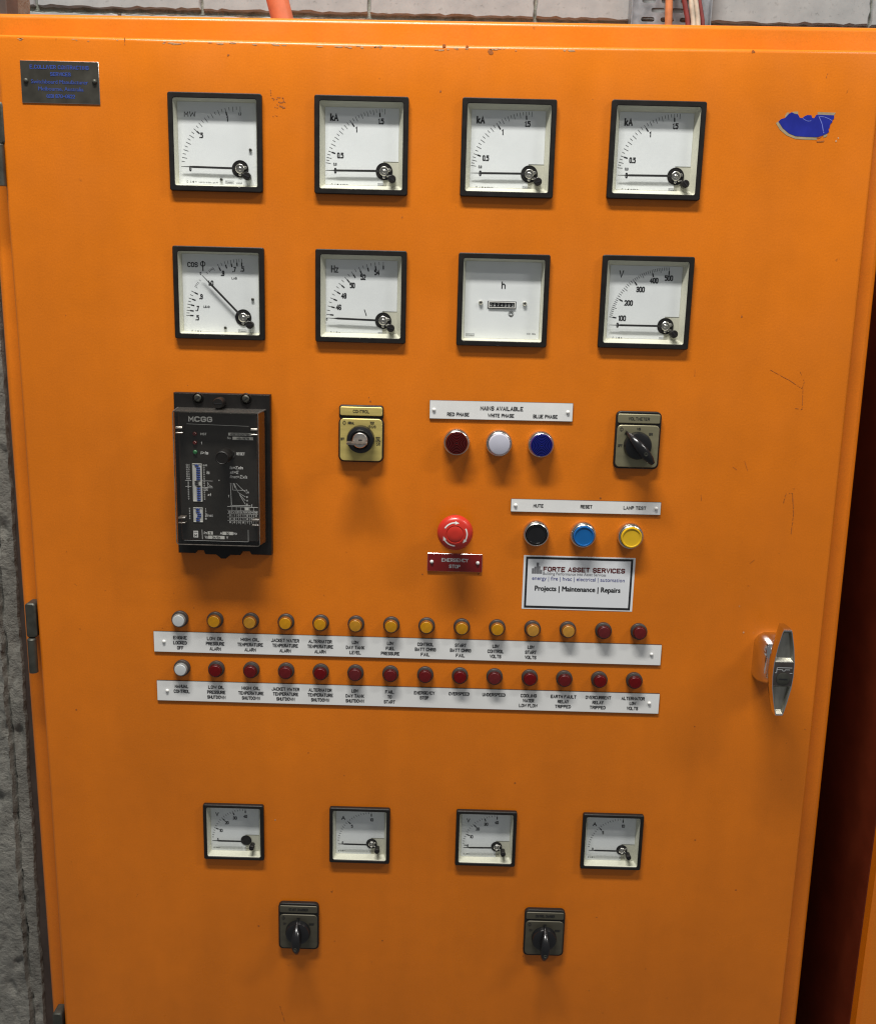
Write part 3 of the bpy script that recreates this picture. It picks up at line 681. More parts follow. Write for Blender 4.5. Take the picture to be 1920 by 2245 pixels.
def hours(root, dl):
    m = MB(); Z = -.00435
    m.frame(.0305, .0080, .0285, .0062, -.0046, -.0042, .0003, .0003, .0001, 1)
    m.slab(.0270, .0050, -.0046, -.0043, .0002, 0, 0, 0, 0)
    m.frame(.0288, .0066, .0268, .0050, -.0046, -.0030, .0003, .0003, .0002, 2)
    for i, ch in enumerate("0074382"): m.text(ch, -.0116 + .00385 * i, 0, .0030, -.00415, .0019, 3)
    part("hour_counter", root, m, [INK, INKG, WHITEP, RWHITE], (-.0005, -.0047, 0))
    m = MB().ring(.0026, .0030, Z, 0, 0, 28).lathe([(.0020, -.0044), (.0020, -.0038), (.0013, -.0046)], 20, 0, 0, 1, False, True)
    part("reset_socket", root, m, [INKG, DULLM], (.0096, -.0138, 0))
    for x in (-.0231, .0237):
        part("mount_screw", root, lambda: MB().lathe([(.0022, -.0045), (.0022, -.0028), (.0014, -.0020)], 18, 0, 0, 0, False, True).slab(.0026, .0006, -.00205, -.0018, .0001, 0, 0, 0, 1).slab(.0006, .0026, -.00205, -.00175, .0001, 0, 0, 0, 1), [METAL, INK], (x, -.0027, 0), key="hsc")
hc = dict(inset=.0026, brand=(-33.4, -36.9), text=[("h", .5, 15.9, 7.8, 4.3)], small=[("240V  50Hz", 32.0, -34.3)], extra=hours)
specs = [(MWc, "large square meter marked MW, first in the upper row, near the black smudge"),
         (kA, "large kA meter directly right of the MW meter"),
         (kA, "large kA meter in the upper row directly above the hour counter"),
         (kA, "large kA meter at the right end of the upper row, near the torn blue sticker"),
         (cosc, "large cos phi power factor meter with its needle pointing diagonally"),
         (Hzc, "large frequency meter marked Hz with numerals 46 to 54"),
         (hc, "large square hour counter marked h with no needle"),
         (Vc, "large voltmeter marked V with numerals 100 to 500")]
for (u, v), (c, l) in zip(BIG, specs): meter(u, v, .096, c, l, G1)
f = lambda x: 180 - 2.23 * x
sT = dict(o=41.2, li=38.6, si=38.9, bold=(38.9, 35.6))
sV = dict(piv=(13.2, -14.6), adj=(21.2, -19.4), patch=True, ticks=ticks_lin(f, 2, 40, 2, (10, 20, 30, 40), **sT), brand=(14.5, -25.4), sym=(-26, -25.5), needle=180,
          text=[("V", -21.2, 18.6, 5.2, 4), ("10", -16.9, -2.6, 4.2, 4), ("20", -9.8, 7.8, 4.2, 4.8), ("30", .1, 14.3, 4.2, 4.8), ("40", 12.6, 16.8, 4.2, 4.8), ("0", -21.0, -14.6, 3.4, 1.8)])
fa = lambda x: 180 - 8.9 * x
sA = dict(piv=(13.9, -14.6), adj=(21.0, -19.4), patch=True, ticks=ticks_lin(fa, .5, 10, .5, (5, 10), **sT), brand=(14.8, -25.4), sym=(-26, -25.5), needle=180,
          text=[("A", -20.3, 18.2, 5.2, 5), ("5", -9.8, 7.3, 4.2, 2.2), ("10", 13.7, 16.6, 4.2, 4), ("0", -21, -14.6, 3.4, 1.8)])
sV1 = dict(sV, hub=False); sV2 = dict(sV, piv=(13.6, -14.7), needle=181.2, ticks=sV['ticks'] + [(179, 35.6, 39, 1.0, 0)])
for (u, v), (c, l) in zip(SMALL, [(sV1, "small V meter with a plain black pivot, first in the bottom row"), (sA, "small A meter between the two small V meters"),
                                  (sV2, "small V meter between the two small A meters"), (sA, "small A meter at the right end of the bottom row")]):
    meter(u, v, .072, c, l, G2)
# ------------------------------------------------------------------ engraved plates
def rivet(parent, u, v, mat=WHITEP, r=.0020, h0=.0018):
    part("rivet", parent, lambda: MB().lathe([(r, 0), (r * .93, r * .35), (r * .7, r * .68), (r * .35, r * .85)], 16, 0, 0, 0, False, True), mat, (u, v, h0), key=("riv", r, mat.name))
def plate(name, label, u, v, wd, ht, lines, rivets, face=LABEL, side=LCORE, ink=INK, th=.0018, rot=0, rm=WHITEP, rr_=.0020, group="engraved label plates"):
    t = thing(name, label, "label plate", u, v, 0, group); t.rotation_euler = (0, -rot, 0)
    m = MB(); m.loft([at(rr(wd, ht, .0004, n=2), 0), at(rr(wd, ht, .0004, n=2), th - .0003)], 1, True, False)
    m.loft([at(rr(wd, ht, .0004, n=2), th - .0003), at(rr(wd - .0006, ht - .0006, .0003, n=2), th)], 1 if face is not REDLAB else 2, False, False); m.quad(rr(wd - .0006, ht - .0006, .0003, n=2), th, 0)
    part("backing", t, m, [face, side, METAL])
    grp = {}
    for st, x, y, cap, w_ in lines: grp.setdefault(round(x, 4) if name == "label_plate" and wd > .1 else 0, []).append((st, x, y, cap, w_))
    for L_ in grp.values():
        m = MB()
        for st, x, y, cap, w_ in L_: m.text(st, x, y, cap, th + .00022, w_, 0, bold=.014)
        part("lettering", t, m, ink)
    for x, y in rivets: rivet(t, x, y, rm, rr_, th)
    return t
tw = lambda s_: .00274 * len(s_) - .0006
plate("label_plate", "white plate engraved MAINS AVAILABLE over three phase names", .0594, -.1189, .1552, .0200,
      [("MAINS AVAILABLE", .0005, .0026, .0046, .0465), ("RED PHASE", -.0465, -.0047, .0040, .0240), ("WHITE PHASE", 0, -.0050, .0040, .0285), ("BLUE PHASE", .0480, -.0050, .0040, .0265)], [(-.0728, -.0003), (.0722, 0)], rot=.004)
plate("label_plate", "white plate engraved MUTE, RESET and LAMP TEST", .1570, -.2228, .1657, .0144,
      [("MUTE", -.0525, .0002, .0039, .0112), ("RESET", .0005, .0004, .0039, .0130), ("LAMP TEST", .0540, .0003, .0039, .0250)], [(-.0777, 0), (.0777, 0)], rot=.003)
plate("label_plate", "red plate engraved EMERGENCY STOP under the mushroom button", .0140, -.2907, .0615, .0208,
      [("EMERGENCY", 0, .0030, .0041, .0298), ("STOP", 0, -.0043, .0041, .0126)], [(-.0258, .0005), (.0258, .0003)], REDLAB, REDLAB, WHITEL, rr_=.0021)
A1 = ["ENGINE|LOCKED|OFF", "LOW OIL|PRESSURE|ALARM", "HIGH OIL|TEMPERATURE|ALARM", "JACKET WATER|TEMPERATURE|ALARM", "ALTERNATOR|TEMPERATURE|ALARM", "LOW|DAY TANK|LEVEL", "LOW|FUEL|PRESSURE", "CONTROL|BATT CHRG|FAIL", "START|BATT CHRG|FAIL", "LOW|CONTROL|VOLTS", "LOW|START|VOLTS"]
A2 = ["MANUAL|CONTROL", "LOW OIL|PRESSURE|SHUTDOWN", "HIGH OIL|TEMPERATURE|SHUTDOWN", "JACKET WATER|TEMPERATURE|SHUTDOWN", "ALTERNATOR|TEMPERATURE|SHUTDOWN", "LOW|DAY TANK|SHUTDOWN", "FAIL|TO|START", "EMERGENCY|STOP", "OVERSPEED", "UNDERSPEED", "COOLING|WATER|LOW FLOW", "EARTH FAULT|RELAY|TRIPPED", "OVERCURRENT|RELAY|TRIPPED", "ALTERNATOR|LOW|VOLTS"]
def legend(T, u0, v0, du):
    L = []
    for i, t in enumerate(T):
        for k, st in enumerate(t.split('|')): L.append((st, -.2975 + .04013 * i - u0, v0 - .0061 * k, .0041, tw(st)))
    return L
plate("label_plate", "long white plate of alarm names with a blank right end, upper of two", -.0376, -.3936, .5806, .0248, legend(A1, -.0376, .0055, 0), [(-.2785, .0002), (.2792, .0008)], rot=.0002)
plate("label_plate", "long white plate of shutdown names from MANUAL CONTROL to ALTERNATOR LOW VOLTS", -.0358, -.4532, .5810, .0248, legend(A2, -.0358, .0059, 0), [(-.2785, 0), (.2790, .0005)], rot=.0008)
np_ = plate("maker_plate", "dark metal maker's plate with blue lettering in the upper left corner", -.4017, .2040, .0800, .0404,
      [("E.COLLIVER CONTRACTING", 0, .0142, .0038, .0600), ("SERVICES", .0009, .0076, .0036, .0210), ("Switchboard Manufacturer", -.0004, .0003, .0037, .0580), ("Melbourne, Australia", .0006, -.0064, .0037, .0460), ("(03) 870-0622", 0, -.0134, .0037, .0292)],
      [(-.0346, .0008), (.0353, .0012)], PLATEN, METAL, BLUEINK, th=.0010, rm=DULLM, rr_=.0026, group=None)
# ------------------------------------------------------------------ stickers
st = thing("company_sticker", "black bordered silver sticker with building logo below the yellow button", "sticker", .1537, -.3115)
part("backing", st, MB().slab(.1250, .0628, 0, .00025, .0004), STICK)
part("border", st, MB().loft([at(rr(.1200, .0598, .0003), .00040), at(rr(.1154, .0548, .0003), .00040)]), INK)
m = MB()
for x0, x1, y in ((-.0529, -.0505, .0165), (-.0503, -.0480, .0185), (-.0478, -.0452, .0232), (-.0450, -.0436, .0190), (-.0434, -.0414, .0150)):
    m.quad([(x0, .0105), (x1, .0105), (x1, y), (x0, y)], .00042)
part("logo", st, m, GREYINK)
m = MB(); m.text("FORTE ASSET SERVICES", -.0402, .0160, .0056, .00042, .0918, 0, 'L', .03); part("lettering", st, m, MAROON)
m = MB(); m.text("Building Performance into Asset Services", -.0402, .0109, .0033, .00042, .0708, 0, 'L'); part("lettering", st, m, GREYINK)
m = MB(); m.text("energy | fire | hvac | electrical | automation", -.0522, .0052, .0043, .00042, .1040, 0, 'L'); part("lettering", st, m, NAVY)
m = MB(); m.text("Projects | Maintenance | Repairs", -.0487, -.0066, .0056, .00042, .0960, 0, 'L', .055); part("lettering", st, m, INK)
BL = [(.3301, .1834), (.3323, .1857), (.3365, .1871), (.3394, .1905), (.3425, .1926), (.3454, .1914), (.3470, .1905), (.3482, .1912), (.3497, .1900), (.3513, .1875), (.3539, .1873), (.3562, .1892), (.3587, .1903), (.3627, .1902), (.3639, .1878), (.3659, .1874), (.3678, .1906), (.3690, .1909), (.3858, .1906), (.3861, .1876), (.3846, .1864), (.3846, .184), (.3835, .1832), (.3827, .1815), (.3826, .1788), (.3815, .1775), (.3823, .1748), (.3804, .1730), (.3768, .1714), (.3740, .1702), (.3711, .1693), (.3584, .1694), (.3489, .1698), (.3420, .1722), (.3350, .1772)]
ts = thing("torn_sticker", "torn remnant of a dark blue sticker in the upper right corner", "sticker", .36, .18)
part("vinyl", ts, MB().loft([at([(a - .36, b - .18) for a, b in BL], h) for h in (.0001, .0004)], 0, False, True), TORN)
def tri_off(p): return [(a - .36, b - .18) for a, b in p]
m = MB()
for poly in ([(.3301, .1836), (.3350, .1772), (.3420, .1722), (.3489, .1698), (.3584, .1694), (.3711, .1693), (.3711, .1667), (.3584, .1667), (.3489, .1671), (.3396, .1703), (.3324, .1755), (.3276, .1818)], [(.3692, .1909), (.3858, .1906), (.3873, .1932), (.3688, .1934)],
             [(.3394, .1900), (.3366, .1872), (.3362, .1890), (.3380, .1922), (.3405, .1924)], [(.3425, .1926), (.3454, .1914), (.3482, .1910), (.3495, .1900), (.3490, .1935), (.3450, .1932)], [(.3804, .1730), (.3768, .1714), (.3775, .1690), (.3800, .1698), (.3812, .1716)]):
    p = tri_off(poly); m.quad(p, .0002)
part("backing_paper", ts, m, GLUE)
m = MB(); m.line(tri_off([(.3705, .1893), (.3745, .1820), (.3765, .1750), (.3772, .1735)]), .0008, .0005); m.line(tri_off([(.3700, .1894), (.3760, .1888), (.3810, .1872), (.3838, .1856)]), .0006, .0005); m.line(tri_off([(.3545, .1868), (.3585, .1847), (.3610, .1844), (.3630, .1849)]), .0006, .0005)
part("crease", ts, m, TORNL)
m = ragged(tri_off([(.3728, .1698), (.3742, .1672), (.3745, .1645)]), .0085, .00025); part("stain", ts, m, SCUFF)
# ------------------------------------------------------------------ pilot lamps
def pilot(kind):
    lens, rim = {'amber': (AMBER, AMBERD), 'red': (REDL, REDD), 'white': (WHITEL, GREYR)}[kind]
    t = thing("pilot_lamp", kind, "pilot lamp", 0, 0, 0, "pilot lamps over the alarm plates")
    part("collar", t, lambda: MB().lathe([(.0094, 0), (.0094, .0040), (.0090, .0044), (.0084, .0046), (.0084, .0054), (.0088, .0057), (.0088, .0066), (.0082, .0070), (.0070, .0070)], 32), GREYP, key="collar")
    part("rim", t, lambda: MB().lathe([(.0078, .0068), (.0078, .0086), (.0072, .0097), (.0064, .0099)], 32), rim, key=("rim", kind))
    part("lens", t, lambda: MB().lathe([(.0066, .0080), (.0066, .0101), (.0062, .0106), (.0054, .0107)], 32, 0, 0, 0, False, True), lens, key=("lens", kind))
    return t
proto = {}
def place_pilot(kind, u, v, label):
    if kind in proto: o = copy_tree(proto[kind])
    else: o = proto[kind] = pilot(kind)
    o.location = (u, 0, v + H); o['label'] = label
    o.rotation_euler = (random.uniform(-.03, .03), 0, random.uniform(-.03, .03))
say = lambda s_: s_.replace('|', ' ')
for i in range(14):
    u = -.2965 + .0401 * i
    if i < 11: l = f"{'white' if i == 0 else 'amber'} pilot lamp above the legend {say(A1[i])}"
    else: l = {11: "last amber pilot lamp before the two reds, above the blank plate end", 12: "left one of two red pilot lamps in the upper, mostly amber row", 13: "red pilot lamp at the right end of the upper, mostly amber row"}[i]
    place_pilot('white' if i == 0 else 'amber' if i < 12 else 'red', u + random.uniform(-.0003, .0003), -.3655, l)
for i in range(14):
    place_pilot('white' if i == 0 else 'red', -.2963 + .04 * i + random.uniform(-.0003, .0003), -.4246, f"{'white' if i == 0 else 'red'} pilot lamp above the legend {say(A2[i])}")
# ------------------------------------------------------------------ mains lamps and push buttons
def chrome_ring(parent): part("chrome_ring", parent, lambda: MB().lathe([(.0146, 0), (.0146, .0035), (.0143, .0060), (.0136, .0072), (.0130, .0074), (.0128, .0066), (.0128, .0095), (.0122, .0100), (.0118, .0090)], 44), METAL, key="ring")
for u, nm, mat, lab in ((.0121, 'ruby', RUBY, "dark ruby red ribbed indicator lamp under RED PHASE"), (.0582, 'opal', OPAL, "pale lilac white indicator lamp under WHITE PHASE"), (.1038, 'cobalt', COBALT, "deep blue ribbed indicator lamp under BLUE PHASE")):
    t = thing("indicator_lamp", lab, "indicator lamp", u, -.1540, 0, "three round phase lamps"); chrome_ring(t)
    if nm == 'opal': pr = [(.0117, .008), (.0117, .0130), (.0110, .0142), (.0098, .0146)]
    else:
        pr = [(.0124, .008), (.0124, .0118), (.0118, .0128)]
        for k in range(7):
            r = .0112 - k * .0016; pr += [(r + .0004, .0134 + k * .0002), (r - .0004, .0134 + k * .0002), (r - .0008, .0127 + k * .0002)]
        pr += [(.0004, .0140)]
    part("lens", t, MB().lathe(pr, 40, 0, 0, 0, False, True), mat)
for u, mat, lab in ((.1032, BLACKG, "black push button in a chrome ring under MUTE"), (.1553, BLUEB, "bright blue push button in a chrome ring under RESET"), (.2078, YELLB, "yellow push button in a chrome ring under LAMP TEST")):
    t = thing("push_button", lab, "push button", u, -.2540, 0, "three round push buttons"); chrome_ring(t)
    d = .0124 if mat is not BLACKG else .0095
    part("button_cap", t, MB().lathe([(.0116, .006), (.0116, d - .001), (.0110, d), (.0100, d), (.0096, d - .0007), (.0088, d - .0008), (.004, d - .0008)], 40, 0, 0, 0, False, True), mat)
es = thing("emergency_stop_button", "red mushroom emergency stop button with white rotation arrows", "emergency button", .0131, -.2507)
part("neck", es, MB().lathe([(.0150, 0), (.0150, .006), (.0115, .008), (.0110, .020)], 32), GREYP)
part("mushroom_head", es, MB().lathe([(.0110, .018), (.0170, .0185), (.0192, .0205), (.0197, .0235), (.0190, .0270), (.0174, .0295), (.0150, .0310), (.0098, .0322), (.0094, .0316), (.0088, .0319), (.0078, .0324), (.003, .0326)], 56, 0, 0, 0, True, True), ESTOP)
m = MB()
for a0 in (150, 30, -90):
    a1 = a0 - 62; n = 12; hh = lambda r: .0322 - (r - .0098) * .0012 / .0052 + .00025
    vs = []; fs = []
    for i in range(n + 1):
        t = math.radians(a0 + (a1 - a0) * i / n)
        for r in (.0122, .0136): vs.append((r * math.cos(t), r * math.sin(t), hh(r)))
        if i < n: fs.append((2 * i, 2 * i + 1, 2 * i + 3, 2 * i + 2))
    m.add(vs, fs)
    t1 = math.radians(a1 + 3); t2 = math.radians(a1 - 17)
    m.add([(.0110 * math.cos(t1), .0110 * math.sin(t1), hh(.011)), (.0148 * math.cos(t1), .0148 * math.sin(t1), hh(.0148)), (.0130 * math.cos(t2), .0130 * math.sin(t2), hh(.013))], [(0, 1, 2)])
part("arrow", es, m, WHITEP)
# ------------------------------------------------------------------ rotary switches
def rotary(u, v, lab, face, kind, title, marks, upper, lower, knob, ang=0, ln=1):
    t = thing("rotary_switch", lab, "rotary switch", u, v, 0, "square rotary switches")
    m = MB(); m.slab(.0490, .0628, 0, .0052, .0055, .0008, 0, 0)
    if kind == 'key':
        m = MB(); m.slab(.0480, .0150, 0, .0060, .0030, .0008, -.0002, .0238); m.slab(.0492, .0482, 0, .0066, .0060, .0010, 0, -.0065)
    part("housing", t, m, BLACK)
    uw, uh, uc = upper; lw, lh, lc = lower; ht = .0067 if kind == 'key' else .0055
    m = MB(); m.slab(uw, uh, .004, ht + .0004, .0016, .0006, 0, uc)
    p = part("legend_plate", t, m, face); tx = MB(); tx.text(title, 0, uc, .0034, ht + .0006, None if len(title) < 11 else .0235, 0, bold=.006); part("lettering", p, tx, INK)
    m = MB(); m.slab(lw, lh, .004, ht + .0004, .0045, .0006, 0, lc)
    p = part("dial_plate", t, m, face); tx = MB()
    for s_, x, y, w_ in marks: tx.text(s_, x, y, .0029, ht + .0006, w_, 0, bold=.008)
    px, py = -.0182, lc + lh / 2 - .0047; tx.ring(.0015, .0019, ht + .0006, px, py, 20); tx.line([(px, py + .0026), (px, py - .0026)], .0005, ht + .0006)
    part("lettering", p, tx, INK)
    ku, kv = knob
    if kind == 'key':
        k = part("knob", t, MB().lathe([(.0151, .0065), (.0151, .0120), (.0143, .0150), (.0112, .0165), (.0092, .0150), (.0086, .0140), (.0084, .0140)], 44), BLACKG, (ku, kv, 0))
        part("lock_cylinder", k, MB().lathe([(.0083, .0130), (.0083, .0190), (.0076, .0198), (.0030, .0198)], 36, 0, 0, 0, False, True).slab(.0040, .0012, .0197, .0202, .0003, 0, .0004, .0005, 1), [METAL, INK])
        key = MB(); prof = [(-.0068, .0198), (-.0125, .0235), (-.0135, .030), (-.0125, .0365), (-.0060, .040), (.0030, .040), (.0085, .0365), (.0092, .030), (.0082, .0235), (.0040, .0198)]
        key.loft([[(x, yy, h) for x, h in prof] for yy in (-.0009, .0009)], 0, True, True)
        part("switch_key", k, key, pm("worn_key", (.36, .31, .27), .35, metal=.9, var=.25, vs=300), (0, -.0012, 0))
    else:
        k = part("knob", t, MB().lathe([(.0152, .0055), (.0150, .0100), (.0140, .0125), (.0115, .0138), (.006, .0142)], 44, 0, 0, 0, False, True), BLACKG, (ku, kv, 0))
        g = MB(); sec = [(.0215, .0004, .0066, .0105), (.0165, .0022, .0066, .0190), (.0100, .0042, .0066, .0270), (.0020, .0052, .0066, .0305), (-.0080, .0054, .0066, .0310), (-.0160, .0046, .0066, .0290), (-.0225, .0024, .0072, .0250)]
        L = []
        for y, hw, h0, h1 in sec:
            y *= ln
            L.append([(-hw, y, h0), (-hw * .95, y, h1 - hw * .55), (-hw * .55, y, h1 - hw * .12), (0, y, h1), (hw * .55, y, h1 - hw * .12), (hw * .95, y, h1 - hw * .55), (hw, y, h0)])
        g.loft(L, 0, True, True); part("pointer", k, g, BLACKG, (0, 0, 0), ang)
        sx, sy = -math.sin(ang) * -.0075, math.cos(ang) * -.0075
        part("knob_screw", k, MB().lathe([(.0021, .0300), (.0021, .0317), (.0012, .0317), (.0010, .0312)], 18, sx, sy, 0, False, True), DULLM)
        wt = MB(); wt.quad([(-.0006, .0068), (.0006, .0068), (.0003, .0150), (-.0003, .0150)], 0) if False else None
    return t
rotary(-.0918, -.1478, "brass faced key switch titled CONTROL with a key in it", BRASSL, 'key', "CONTROL",
       [("NORMAL", -.0110, .0123, .0072), ("TEST", .0119, .0127, .0050), ("NO C/O", .0117, .0087, .0085), ("OFF", -.0201, -.0054, .0042), ("TEST", .0183, -.0037, .0050), ("WITH", .0185, -.0070, .0054), ("C/O", .0187, -.0102, .0042)],
       (.0458, .0094, .0250), (.0460, .0462, -.0061), (-.0002, -.0050))
rotary(.2083, -.1467, "olive faced rotary switch titled VOLTMETER, pointer turned diagonally", OLIVEL, 'ptr', "VOLTMETER",
       [("WB", .0003, .0126, .0042), ("RW", -.0125, .0068, .0046), ("BR", .0138, .0072, .0040), ("OFF", -.0186, -.0060, .0048)], (.0456, .0100, .0236), (.0456, .0460, -.0065), (.0000, -.0055), math.radians(41))
rotary(-.1632, -.7545, "dark rotary switch titled START CHARGER under the two left small meters", DARKL, 'ptr', "START CHARGER",
       [("OFF", .0002, .0110, .0042), ("ON", -.0165, .0040, .0038), ("BOOST", .0160, .0040, .0066)], (.0456, .0096, .0236), (.0456, .0460, -.0065), (-.0004, -.0060), math.radians(1), .82)
rotary(.1360, -.7537, "dark rotary switch titled CONTROL CHARGER under the two right small meters", DARKL, 'ptr', "CONTROL CHARGER",
       [("OFF", .0002, .0110, .0042), ("ON", -.0165, .0040, .0038), ("BOOST", .0160, .0040, .0066)], (.0456, .0096, .0236), (.0456, .0460, -.0065), (-.0002, -.0058), math.radians(-1.5), .82)
# ------------------------------------------------------------------ protection relay
rl = thing("protection_relay", "black protection relay marked MCGG under a clear plastic cover", "relay", -.2420, -.1967)
def back():
    m = MB(); w2, t_, b_ = .0520, .0893, -.0890
    o = [(-w2, b_), (-.033, b_), (-.031, b_ + .0035), (-.024, b_ + .0035), (-.022, b_ - .001), (-.010, b_ - .001), (-.0045, b_ - .0055), (.0005, b_ - .0055), (.006, b_ - .001), (.017, b_ - .001), (.019, b_ + .0035), (.028, b_ + .0035), (.030, b_), (w2, b_), (w2, t_), (-w2, t_)]
    m.loft([at(o, 0), at(o, .009), at([(x * .985, y * .993) for x, y in o], .010)], 0, True, True); return m
part("backplate", rl, back(), BLACK)
for x, y in ((-.0253, .0853), (.0264, .0857)):
    s_ = part("terminal_screw", rl, lambda: MB().lathe([(.0040, .010), (.0040, .0125), (.0030, .0135)], 20, 0, 0, 0, False, True).slab(.0060, .0008, .0134, .0138, .0001, 0, 0, 0, 1), [DULLM, INK], (x, y - .001, 0), random.uniform(.2, 1.2), key="tscrew")
    part("screw_recess", s_, lambda: MB().loft([at(ci(.0062, 24), .0101), at(ci(.0054, 24), .0118), at(ci(.0050, 24), .0101)]), BLACK, key="trec")
part("cover_knob", rl, MB().lathe([(.0058, .010), (.0058, .0230), (.0050, .0245), (.003, .0245)], 28, -.0008, .0803, 0, False, True).slab(.0080, .0010, .0243, .0248, .0002, 0, -.0008, .0803, 1), [BLACK, INK])
part("inner_case", rl, MB().slab(.0835, .1400, .009, .0280, .0012, .0006, -.0010, .0010), RELP)
Zr = .02825
pf = MB()
pf.text("MCGG", -.0190, .0636, .0058, Zr, .0255, 0, bold=.03)
for s_, x, y, c_, w_ in (("INST", -.0160, .0478, .0026, .0066), ("t", -.0183, .0382, .0030, .0014), ("I>Is", -.0153, .0276, .0034, .0080), ("RESET", .0232, .0274, .0030, .0092), ("Is", -.0120, .0063, .0036, .0030), ("xt", -.0112, -.0180, .0032, .0036), ("Iinst", -.0117, -.0409, .0034, .0076),
                         ("Is=\u03a3xIn", .0186, .0123, .0034, .0140), ("xt=\u03a3", .0162, .0072, .0034, .0090), ("Iinst=\u03a3xIs", .0208, .0024, .0034, .0185), ("A", -.0075 + .0080, -.0606, .0030, .0024), ("Hz", .0160, -.0606, .0028, .0036), ("In", -.0165, -.0606, .0032, .0034), ("Vx", -.0158, -.0654, .0032, .0034), ("V", .0070, -.0654, .0030, .0022), ("No", .0112, .0443, .0026, .0036), ("t", .0095, -.0190, .0030, .0012), ("I", .0345, -.0287, .0030, .0008)):
    pf.text(s_, x, y, c_, Zr, w_, 0, bold=.012, shear=.15 if s_[0] in 'Itx' and s_ != "INST" else 0)
for l, wd in (([(-.0337, .0583), (.0324, .0573)], .0003), ([(-.0203, -.0573), (-.0201, -.0677)], .0005), ([(.0117, -.0048), (.0124, -.0293)], .0006), ([(.0115, -.0293), (.0329, -.0292)], .0006),
              ([(.0136, -.0048), (.0140, -.0123), (.0275, -.0123)], .0004), ([(.0150, -.0048), (.0165, -.0098), (.0210, -.0155), (.0275, -.0195)], .0004), ([(.0154, -.0048), (.0172, -.0105), (.0215, -.0170), (.0275, -.0235)], .0004), ([(.0158, -.0048), (.0180, -.0105), (.0220, -.0185), (.0275, -.0278)], .0004), ([(.0180, -.0048), (.0225, -.0095), (.0275, -.0140)], .0004),
              ([(.0079, -.0305), (.0408, -.0309)], .0006), ([(-.0370, -.0030), (-.0305, -.0030)], .0004), ([(-.0370, -.0097), (-.0305, -.0097)], .0004), ([(-.0185, -.0030), (-.0075, -.0030)], .0004), ([(-.0185, -.0105), (-.0075, -.0105)], .0004), ([(-.0130, -.0045), (-.0130, -.0092), (-.0080, -.0092)], .0003), ([(-.0128, -.0048), (-.0110, -.0078), (-.0080, -.0090)], .0003),
              ([(-.0402, -.0695), (.0300, -.0695), (.0300, -.0560)], .0003)):
    pf.line(l, wd, Zr)
for k in range(7):
    x = .0082 + .00470 * k
    if k: pf.line([(x, -.0309), (x, -.0500)], .0003, Zr)
    for j, bits in enumerate(("0101010", "0011001", "0000111")): pf.text(bits[k], x + .0024, -.0402 - .0038 * j, .0023, Zr, None, 0, bold=.02)
    pf.text(("SI", "VI", "EI", "LTI", "D2", "D4", "D8")[k], x + .0024, -.0366, .0021, Zr, .0034, 0, bold=.02)
for s_, y in (("D", -.0123), ("LTI", -.0146), ("SI", -.0197), ("VI", -.0237), ("EI", -.0278)): pf.text(s_, .0284, y, .0018, Zr, None, 0, 'L', .02)
for y in (-.0347, -.0384, -.0422, -.0460): pf.line([(.0079, y), (.0408, y - .0003)], .0003, Zr)
for j in range(16):
    y = .0140 - .00247 * j
    pf.text(("0.1", "0.1", "0.2", "0.4", "0.4", "0.4", "0.8")[j] if j < 7 else "0", -.0338, y, .0017, Zr, .0036 if j < 7 else .0012, 0, bold=.02)
    pf.text("0.05" if j in (0, 10, 11) else "0", -.0165 if j not in (0, 10, 11) else -.0152, y, .0017, Zr, .0012 if j not in (0, 10, 11) else .0044, 0, bold=.02)
for j in range(5): pf.text("0", -.0332, -.0340 - .0027 * j, .0017, Zr, .0011, 0, bold=.02); pf.text("1248"[j] if j < 4 else "16", -.0158, -.0340 - .0027 * j, .0019, Zr, None, 0, bold=.02)
part("printed_face", rl, pf, RWHITE)
pl = MB()
for u0, u1, v0, v1 in ((-.0141, -.0085 + .0, -.0624, -.0588), (.0020, .0135, -.0624, -.0588), (-.0138, .0042, -.0672, -.0636), (.0150, .0370, .0425, .0458), (.0105, .0355, .0470, .0500), (.0267, .0310, -.0343, -.0313)):
    pl.quad([(u0, v0), (u1, v0), (u1, v1), (u0, v1)], Zr + .0001)
pl.disc(.0007, Zr + .0001, -.0005, -.0020, 10)
part("value_label", rl, pl, WINDOW_W)
tx = MB()
for s_, x, y, w_ in (("5", -.0113, -.0606, .0014), ("50", .0078, -.0606, .0034), ("24/54", -.0048, -.0654, .0090), ("MCGG22D1CD0753A", .0230, .0485, .0210), ("MSA11878", .0260, .0441, .0130)): tx.text(s_, x, y, .0024, Zr + .0003, w_, 0, bold=.01)
part("typed_value", rl, tx, INK)
lg = MB(); lg.slab(.0052, .0074, Zr - .0002, Zr + .0001, .0004, 0, -.0272, -.0624); lg.text("M", -.0272, -.0636, .0030, Zr + .0003, .0030, 1, bold=.02); lg.line([(-.0292, -.0600), (-.0252, -.0600)], .0004, Zr + .0003, 1); part("maker_logo", rl, lg, [RWHITE, INK])
for y, mt in ((.0477, LEDR), (.0381, LEDR), (.0280, LEDG)):
    part("indicator_led", rl, MB().lathe([(.0024, .028), (.0022, .0292), (.0014, .0300)], 20, 0, 0, 0, False, True), mt, (-.0254, y, 0))
def dip(n, pitch, hh):
    m = MB(); m.frame(.0104, hh, .0094, hh - .001, .0279, .0287, .0003, .0003, .0002); m.quad(rr(.0096, hh - .0008, .0002), .0282); return m
def rock(off, mat_i=0): return MB().lathe([(.0011, .0282), (.0011, .0288), (.0006, .0291)], 8, off, 0, 0, False, True).slab(.0044, .0017, .0282, .0290, .0007, .0003, off, 0)
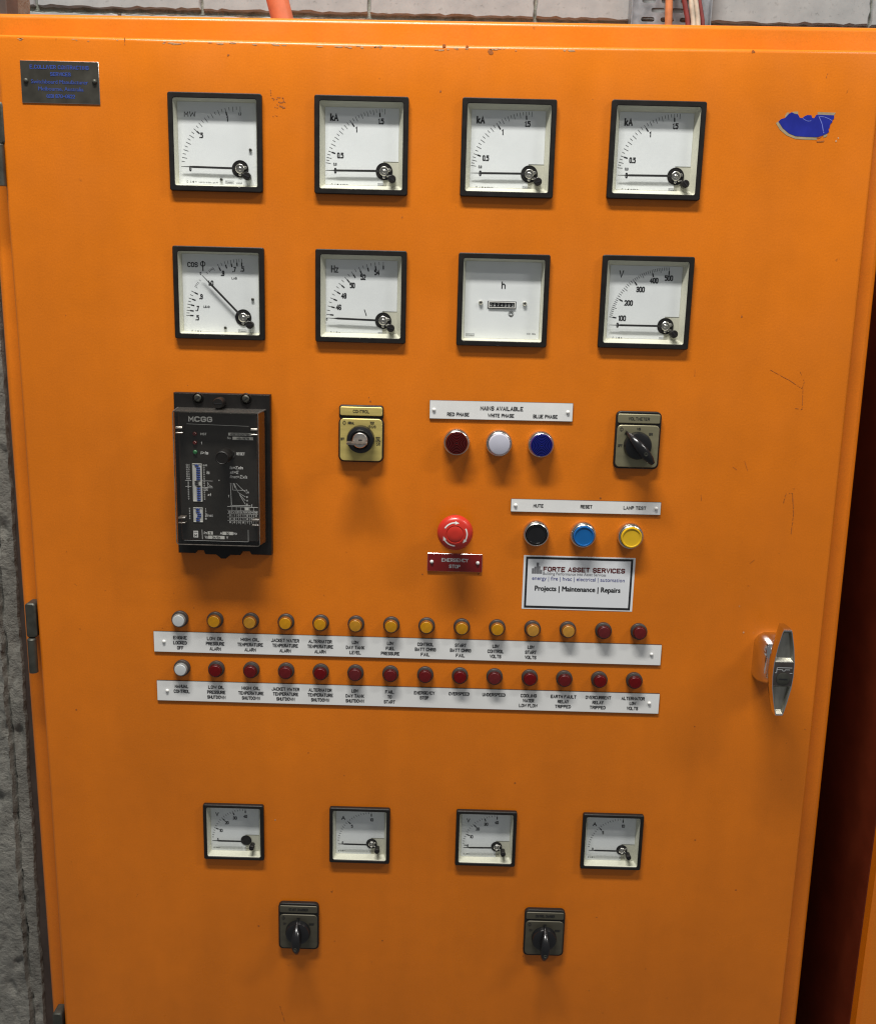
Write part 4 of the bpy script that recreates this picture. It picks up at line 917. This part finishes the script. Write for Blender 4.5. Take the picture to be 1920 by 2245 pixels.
for cu, cv, n, hh in ((-.0239, -.0052, 16, .0415), (-.0241, -.0408, 6, .0161)):
    w_ = part("dip_switch", rl, dip(n, 0, hh), WINDOW_W, (cu, cv, 0))
    for j in range(n):
        black = n == 16 and 7 <= j <= 9
        off = (-.0008 if black and j < 9 else .0012) if n == 16 else (.0012 if 2 <= j <= 3 else -.0002)
        if n == 16 and j == 0: off = -.0003
        part("rocker", w_, rock(off), INK if black else DIPB, (0, hh / 2 - .0019 - j * (hh - .0036) / (n - 1), 0), key=("rock", off, black))
part("reset_plunger", rl, MB().lathe([(.0074, .028), (.0074, .050), (.0070, .0520), (.0062, .0526), (.0058, .0522)], 36, .0085, .0264, 0, False, True), BLACK)
part("seal_loop", rl, MB().loft([at(ci(.0046, 24, .0128, .0270), .0283), at(ci(.0046, 24, .0128, .0270), .0290), at(ci(.0038, 24, .0128, .0270), .0290)]), METAL)
cv_ = MB()
cb, cf = (.0970, .1490), (.0905, .1452)
cv_.loft([at(rr(cb[0], cb[1], .003, 0, -.0005), .0102), at(rr(cf[0], cf[1], .003, 0, .0012), .0405)])
cv_.quad(rr(cf[0], cf[1], .003, 0, .0012), .0405)
part("clear_cover", rl, cv_, COVER)
# thick moulded rims of the cover read darker than its face
ce = MB(); a = rr(cf[0], cf[1], .003, 0, .0012); b = rr(cf[0] - .0014, cf[1] - .0014, .0023, 0, .0012)
ce.loft([at(a, .0398), at(a, .0409), at(b, .0409), at(b, .0398)])
part("cover_rim", rl, ce, COVERE)
tp = MB(); tp.loft([[(-.0478, .0739, .0104), (.0478, .0739, .0104), (.0450, .0732, .0398), (-.0450, .0732, .0398)], [(-.0478, .0728, .0104), (.0478, .0728, .0104), (.0450, .0722, .0398), (-.0450, .0722, .0398)]], 0, True, True)
part("cover_top", rl, tp, DUSTY)
for x, y in ((-.0395, .0517), (.0398, .0517), (-.0395, -.0459), (.0398, -.0466)):
    part("cover_clip", rl, lambda: MB().slab(.0075, .0022, .0300, .0385, .0008, .0004, 0, .0035).slab(.0075, .0014, .0300, .0380, .0005, .0003, 0, -.0020), METAL if y > 0 else COVERE, (x, y, 0), key=("clip", y > 0))
